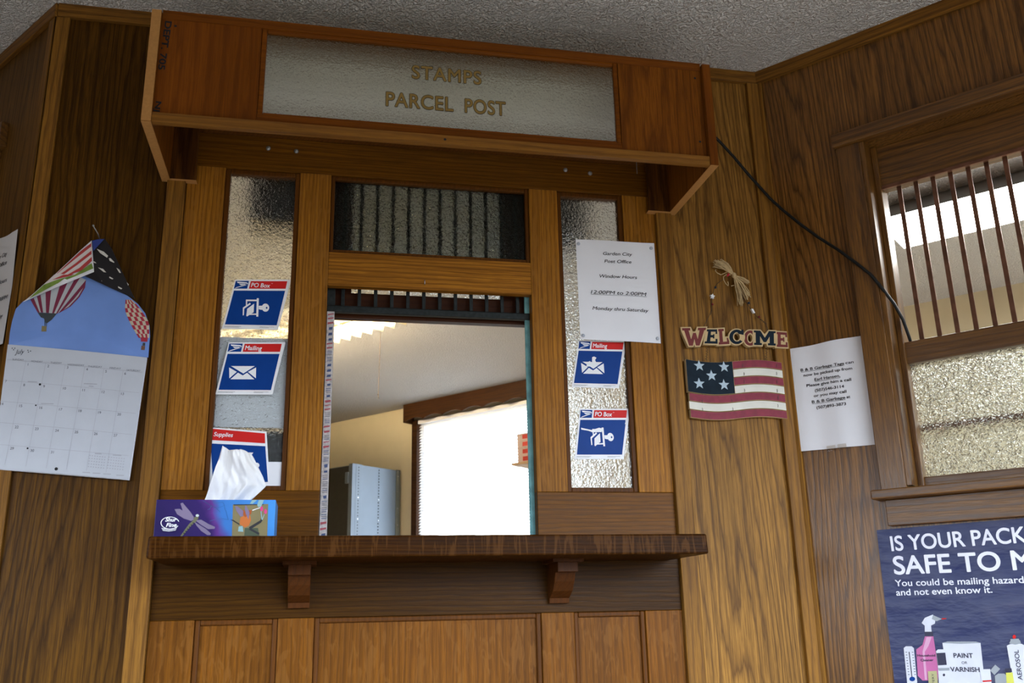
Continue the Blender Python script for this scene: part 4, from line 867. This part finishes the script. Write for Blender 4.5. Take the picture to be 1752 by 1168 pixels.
# big striped balloon: fan of stripes between its flanks
top = [(210, 618), (240, 605), (268, 592), (300, 578), (345, 558), (395, 538), (470, 505), (540, 475), (600, 450), (650, 432), (700, 455)]
bot = [(272, 728), (290, 728), (300, 728), (320, 729), (345, 731), (370, 733), (398, 735), (415, 737), (432, 738), (445, 738), (452, 735)]
for i in range(10): H_([top[i], top[i+1], bot[i+1], bot[i]], 1 if i % 2 == 0 else 2)
H_([(700, 455), (690, 520), (640, 600), (560, 680), (452, 738)], 1, .0002); H_([(676, 520), (630, 595), (545, 680), (500, 706), (590, 620), (640, 560)], 2, .0004)
H_([(272, 728), (440, 738), (395, 790), (345, 825), (325, 778), (300, 770)], 3, .0003)
H_([(330, 780), (338, 780), (336, 845), (330, 845)], 3); H_([(345, 822), (350, 825), (348, 850), (342, 850)], 3); H_([(305, 842), (348, 845), (345, 890), (300, 890)], 4)
part('striped_balloon', b, BALM, pic); b = MB()
# chequered balloon
for r_ in range(9):
    y0_, y1_ = 620+r_*36, 656+r_*36
    def lx(y_): t_ = (y_-620)/325; return (1040 - 14*math.sin(t_*2.6) + 130*max(0, t_-.25)**1.15*1.25, min(1090+150*min(1, t_*1.7)**.8, 1248 - 0*t_))
    l0, r0 = lx(y0_); l1, r1 = lx(y1_); n = 6
    for c_ in range(n):
        H_([(l0+(r0-l0)*c_/n, y0_), (l0+(r0-l0)*(c_+1)/n, y0_), (l1+(r1-l1)*(c_+1)/n, y1_), (l1+(r1-l1)*c_/n, y1_)], 5 if (r_+c_) % 2 == 0 else 6)
H_([(1165, 938), (1228, 942), (1222, 978), (1168, 976)], 5, .0002); H_([(1185, 985), (1205, 987), (1203, 1012), (1180, 1010)], 3); H_([(1172, 1012), (1204, 1014), (1200, 1050), (1168, 1048)], 7)
part('chequered_balloon', b, BALM, pic)
# folded flaps
def flap(poly_, yf, name, mats, deco, lab):
    P_ = [zc([p[:2]], p[2])[0] + (p[2],) for p in poly_]
    mb = MB(); n = len(P_); mb._add([(p[0], p[2], p[1]) for p in P_] + [(p[0], p[2]+.0022, p[1]) for p in P_], [tuple(range(n)), tuple(range(2*n-1, n-1, -1))] + [(i, n+i, n+(i+1) % n, (i+1) % n) for i in range(n)])
    o_ = part(name, mb, mats[0], cal, 0, lab); db = MB()
    for pts, m_ in deco:
        V3 = []
        for x, y_, yd in pts:
            ye = yd-.0008-1.5e-5*len(db.f); q = zc([(x, y_)], ye)[0]; V3.append((q[0], ye, q[1]))
        db._add(V3, [tuple(range(len(V3)))], m_)
    part('print', db, mats, o_); return o_
GRASS = plain('print_grass', (.17, .26, .05), .4, var=.25, vscale=60); FW = plain('print_stripe_white', (.62, .55, .54), .4); FR = plain('print_stripe_red', (.40, .05, .05), .4); BLK = plain('print_black', (.016, .014, .016), .3); STW = plain('print_star_white', (.55, .52, .48), .4); BLU = plain('print_deep_blue', (.03, .05, .22), .3)
ya, yb_ = -.036, -.044
LF = [(745, 108, ya), (765, 378, yb_), (460, 502, yb_), (150, 640, -.030), (215, 590, -.030), (440, 390, -.034), (650, 190, ya)]
def yl(x, y_):  # plane-like depth of the left flap
    return -.030 - .014*max(0, min(1, (x-150)/615)) - .0015
deco = []
dl = lambda pts, m: deco.append(([(x, y_, yl(x, y_)) for x, y_ in pts], m))
dl([(200, 612), (330, 492), (440, 450), (600, 405), (745, 305), (760, 350), (600, 420), (440, 485), (215, 605)], 1)
st = [((742, 130), (650, 200), (440, 395)), ((742, 160), (600, 270), (440, 400)), ((744, 195), (600, 310), (470, 402)), ((745, 225), (620, 320), (500, 405)), ((746, 250), (640, 345), (530, 408)), ((748, 285), (660, 365), (560, 405))]
for i in range(5):
    dl(list(st[i]) + list(reversed(st[i+1])), 2 if i % 2 else 3)
dl([(420, 405), (440, 395), (560, 405), (440, 450), (330, 490)], 2); dl([(500, 405), (600, 400), (540, 420), (450, 440), (400, 450)], 3) 
flap(LF, 0, 'folded_corner', [PAPER, GRASS, FW, FR], deco, 'left folded corner with striped flag and grass print')
RF = [(745, 108, -.034), (800, 95, -.032), (860, 92, -.030), (920, 180, -.026), (1030, 420, -.022), (1120, 615, -.020), (1060, 585, -.028), (880, 505, -.036), (680, 412, -.040), (765, 375, -.040)]
deco = []
yr = lambda x, y_: -.0415 + .0215*max(0, min(1, (x-720)/400)) - .0012
dr = lambda pts, m: deco.append(([(x, y_, yr(x, y_)) for x, y_ in pts], m))
dr([(790, 180), (850, 205), (888, 240), (880, 258), (820, 218)], 1); dr([(895, 262), (910, 262), (942, 295), (940, 302), (902, 285)], 1); dr([(960, 345), (985, 360), (1000, 390), (985, 388)], 1)
dr([(752, 285), (770, 290), (788, 306), (770, 304)], 1); dr([(800, 342), (845, 355), (872, 385), (850, 382)], 1); dr([(900, 420), (935, 440), (925, 446), (898, 432)], 1); dr([(830, 450), (862, 462), (855, 472), (832, 462)], 1); dr([(975, 505), (1012, 525), (1000, 532), (976, 518)], 1); dr([(1050, 470), (1068, 490), (1062, 500)], 1)
dr([(750, 110), (800, 98), (856, 95), (760, 200)], 2)
flap(RF, 0, 'folded_corner', [BLK, STW, BLU], deco, 'right folded corner with white stars on black')
x, z = CW.at(165, 396, -.02); nx, nz = CW.at(170, 407, -.02)
solo('nail', 'bent nail holding up the July calendar', 'nail', CW, (nx, 0, nz), MB().tube([(nx, 0, nz-.002), (nx, -.02, nz), (nx, -.038, nz+.004), (x, -.044, z), (x-.002, -.046, z+.004)], .0013, 8).ball((x-.002, -.046, z+.004), .0026), STEEL)

# ------------------------------------------------------------------ back office
# window with blind and valance
w1 = thing('window_1', 'bright office window behind the service opening', 'window', OW, (1.5, 0, WZ0), None, 'structure')
part('frame', MB().box(WX0, WX0+.03, .03, .10, WZ0, WZ1).box(WX1-.03, WX1, .03, .10, WZ0, WZ1).box(WX0, WX1, .03, .10, WZ0, WZ0+.04).box(WX0, WX1, .03, .10, WZ1-.04, WZ1), GLOSSW, w1)
part('casing', MB().box(.915, .968, -.02, .03, WZ0-.05, 2.36).box(WX1-.003, WX1+.05, -.02, .03, WZ0-.05, 2.36).box(.915, WX1+.05, -.02, .03, WZ0-.1, WZ0), DARKW, w1, .002)
bl = thing('window_blind', 'white slatted blind glowing in the office window', 'blind', OW, (1.5, .01, WZ0))
SLATM = newmat('blind_slat'); m, nt, bs, out = SLATM; L = nt.links
tl_ = N(nt, 'BsdfTranslucent'); tl_.inputs[0].default_value = (.9, .9, .9, 1); mx = N(nt, 'MixShader', i_0=.4); bs.inputs['Base Color'].default_value = (.85, .85, .84, 1); L.new(bs.outputs[0], mx.inputs[1]); L.new(tl_.outputs[0], mx.inputs[2]); L.new(mx.outputs[0], out.inputs[0]); SLATM = m
b = MB(); z = WZ0+.02
while z < WZ1-.03:
    b._add([(WX0+.01, -.002, z-.009), (WX1-.01, -.002, z-.009), (WX1-.01, .012, z+.009), (WX0+.01, .012, z+.009)], [(0, 1, 2, 3)]); z += .021
part('slats', b, SLATM, bl)
part('head_rail', MB().box(WX0+.005, WX1-.005, -.012, .026, WZ1-.03, WZ1-.005), GLOSSW, bl)
part('wand', MB().tube([(1.03, -.016, 2.31), (1.034, -.016, 1.68)], .003, 6), plain('wand_clear', (.6, .62, .65), .3), bl)
part('lift_cord', MB().tube([(1.93, -.016, 2.31), (1.932, -.016, 1.45)], .0014, 5), plain('cord_grey', (.5, .5, .5), .6), bl)
vz = lambda x: 2.352 + .012*abs(math.sin((x-.84)*math.pi/.19)) 
VX0, VX1 = .905, 2.13
pts = [(VX0, 2.470), (VX0, 2.335)] + [(VX0+.02+(VX1-VX0-.02)*i/120, 2.338 + .022*abs(math.sin(i/120*6.5*math.pi))**.8) for i in range(121)] + [(VX1, 2.470)]
va = thing('valance', 'dark walnut valance with scalloped lower edge above the office window', 'valance', OW, (1.5, -.09, 2.35))
part('front_board', MB().prism(pts, -.102, -.088), DARKW, va)
for x in (VX0, VX1-.015): part('return', MB().box(x, x+.015, -.088, -.0005, 2.335, 2.470), DARKW, va)
# steel cabinet
cb = thing('metal_cabinet', 'grey steel cabinet with black front against the cream office wall', 'cabinet', OW, (.35, -.25, 0))
CABG = plain('cabinet_grey', (.15, .185, .225), .4, .2, var=.05, vscale=6)
CABD = plain('cabinet_black', (.030, .028, .022), .5, var=.1)
part('body', MB().box(-.11, .797, -.46, -.02, 0, 2.0), CABG, cb, .002)
part('front_panel', MB().box(-.11, .760, -.490, -.462, .04, 1.99), CABD, cb, .003)
part('corner_post', MB().box(.764, .800, -.495, -.455, 0, 2.003).box(.797, .801, -.46, -.40, 0, 2.003), CABG, cb, .001)
part('handle', MB().box(.735, .768, -.505, -.490, 1.865, 1.945), CABG, cb, .004)
part('rear_post', MB().box(.797, .8015, -.06, -.02, 0, 2.003), plain('cabinet_rear_grey', (.13, .14, .12), .5), cb)
b = MB(); b2 = MB(); z = 1.98; k = 0
while z > 1.35:
    for yy in (-.435, -.235):
        tgt = b2 if (k % 7 == 3 and rr.random() < .8) else b
        tgt.box(.7985 if yy == -.235 else .8008, .8018, yy-.0035, yy+.0035, z-.0035, z+.0035)
    z -= .0212; k += 1
part('punched_holes', b, BLACK, cb); part('rivets', b2, CHROME, cb)
b = MB()
for z in (1.99, 1.955, 1.84, 1.72, 1.60): b.ball((.8022, -.045, z), .005, 0, 8, 6)
part('bolt_heads', b, CHROME, cb)
# louvred ceiling light
lf = thing('louver_light', 'lit louvred ceiling light glowing amber beyond the service opening', 'ceiling light', OW, (1.8, -1.9, 2.39))
FX0, FX1, FY0, FY1 = .95, 2.47, -2.14, -1.70
part('housing', MB().box(FX0, FX1+.06, FY0, FY1+.02, 2.455, 2.4715), plain('fixture_white', (.75, .75, .72), .5), lf)
part('end_plate', MB()._add([(FX1+.005, FY0, 2.458), (FX1+.09, FY0, 2.43), (FX1+.09, FY1-.02, 2.43), (FX1+.005, FY1-.02, 2.458), (FX1+.005, FY0, 2.46), (FX1+.09, FY0, 2.44), (FX1+.09, FY1-.02, 2.44), (FX1+.005, FY1-.02, 2.46)], [(0,1,2,3),(4,5,6,7),(0,1,5,4),(1,2,6,5),(2,3,7,6),(3,0,4,7)]), plain('end_plate_grey', (.40, .44, .45), .5), lf)
TUBE = lamp('fluorescent_tube', (1.0, .79, .50), 320.0)
for yy in (-2.02, -1.81): part('tube', MB().tube([(FX0+.04, yy, 2.443), (FX1-.03, yy, 2.443)], .011, 8), TUBE, lf)
LOUV = newmat('louver_blade'); m, nt, bs, out = LOUV; L = nt.links
tl_ = N(nt, 'BsdfTranslucent'); tl_.inputs[0].default_value = (.95, .84, .58, 1); mx = N(nt, 'MixShader', i_0=.5); bs.inputs['Base Color'].default_value = (.9, .86, .74, 1); bs.inputs['Roughness'].default_value = .4; L.new(bs.outputs[0], mx.inputs[1]); L.new(tl_.outputs[0], mx.inputs[2]); L.new(mx.outputs[0], out.inputs[0]); LOUV = m
b = MB(); n = 18
for i in range(n+1):
    x = FX0+.02+(FX1-FX0-.02)*i/n
    for ya_, yb2 in ((FY0, -1.925), (-1.905, FY1)):
        b._add([(x-.020, ya_, 2.428), (x-.020, yb2, 2.428), (x+.012, yb2, 2.385), (x+.012, ya_, 2.385), (x+.022, ya_, 2.428), (x+.022, yb2, 2.428)], [(0,1,2,3), (3,2,5,4), (0,3,4), (1,2,5)])
part('louver_blades', b, LOUV, lf)
part('spine', MB().box(FX0, FX1, -1.925, -1.905, 2.395, 2.43), LOUV, lf)
x, z = OW.at(648, 682, FY1+.02); z2 = 2.455
part('pull_cord', MB().tube([(x+.01, FY1+.015, z2), (x+.002, FY1+.015, z+.04), (x, FY1+.015, z+.022), (x+.006, FY1+.015, z)], .0016, 5).ball((x, FY1+.015, z+.022), .004), plain('cord_brown', (.18, .13, .09), .7), lf)
# wrap-around ceiling light seen through the barred window
wf = thing('panel_light', 'long white lit ceiling light seen through the window bars', 'ceiling light', OW, (5.5, -1.29, 2.4))
part('housing', MB().xprism([(-1.462, 2.390), (-1.10, 2.390), (-1.19, 2.4715), (-1.375, 2.4715)], 4.77, 6.05), plain('housing_grey', (.30, .31, .31), .5), wf)
part('diffuser', MB().box(4.772, 6.048, -1.460, -1.102, 2.384, 2.3895), lamp('diffuser_white', (1.0, .98, .93), 22.0), wf)
# shelf with boxed coils beside the window
solo('wall_shelf', 'small pale wooden shelf at the right edge of the office window', 'shelf', OW, (2.35, -.2, 1.86), MB().box(2.125, 2.62, -.38, -.0005, 1.850, 1.866).box(2.5, 2.52, -.3, -.0005, 1.70, 1.85), plain('pale_pine', (.55, .38, .22), .6), bev=.001)
BX = plain('box_card', (.66, .52, .48), .5); BR = plain('box_red', (.62, .07, .05), .4)
bx0 = None; labs = ('small white and red box on office shelf, lowest of four', 'small white and red box on office shelf, second from bottom', 'small white and red box on office shelf, third from bottom', 'small white and red box on office shelf, topmost of four')
for i in range(4):
    z0 = 1.8665 + i*.0462
    if bx0 is None:
        bx0 = thing('stamp_coil_box', labs[i], 'box', OW, (2.19, -.31, z0), 'boxes stacked on the office shelf')
        part('carton', MB().box(2.150, 2.240, -.35, -.27, z0, z0+.0455), BX, bx0, .001)
        part('label', MB().box(2.192, 2.232, -.3512, -.3502, z0+.009, z0+.036), BR, bx0)
    else:
        c = bx0.copy(); COL.objects.link(c); c.matrix_world = OW.m @ Matrix.Translation((2.19, -.31, z0)); c['label'] = labs[i]
        for ch in list(bx0.children):
            k_ = ch.copy(); COL.objects.link(k_); k_.parent = c
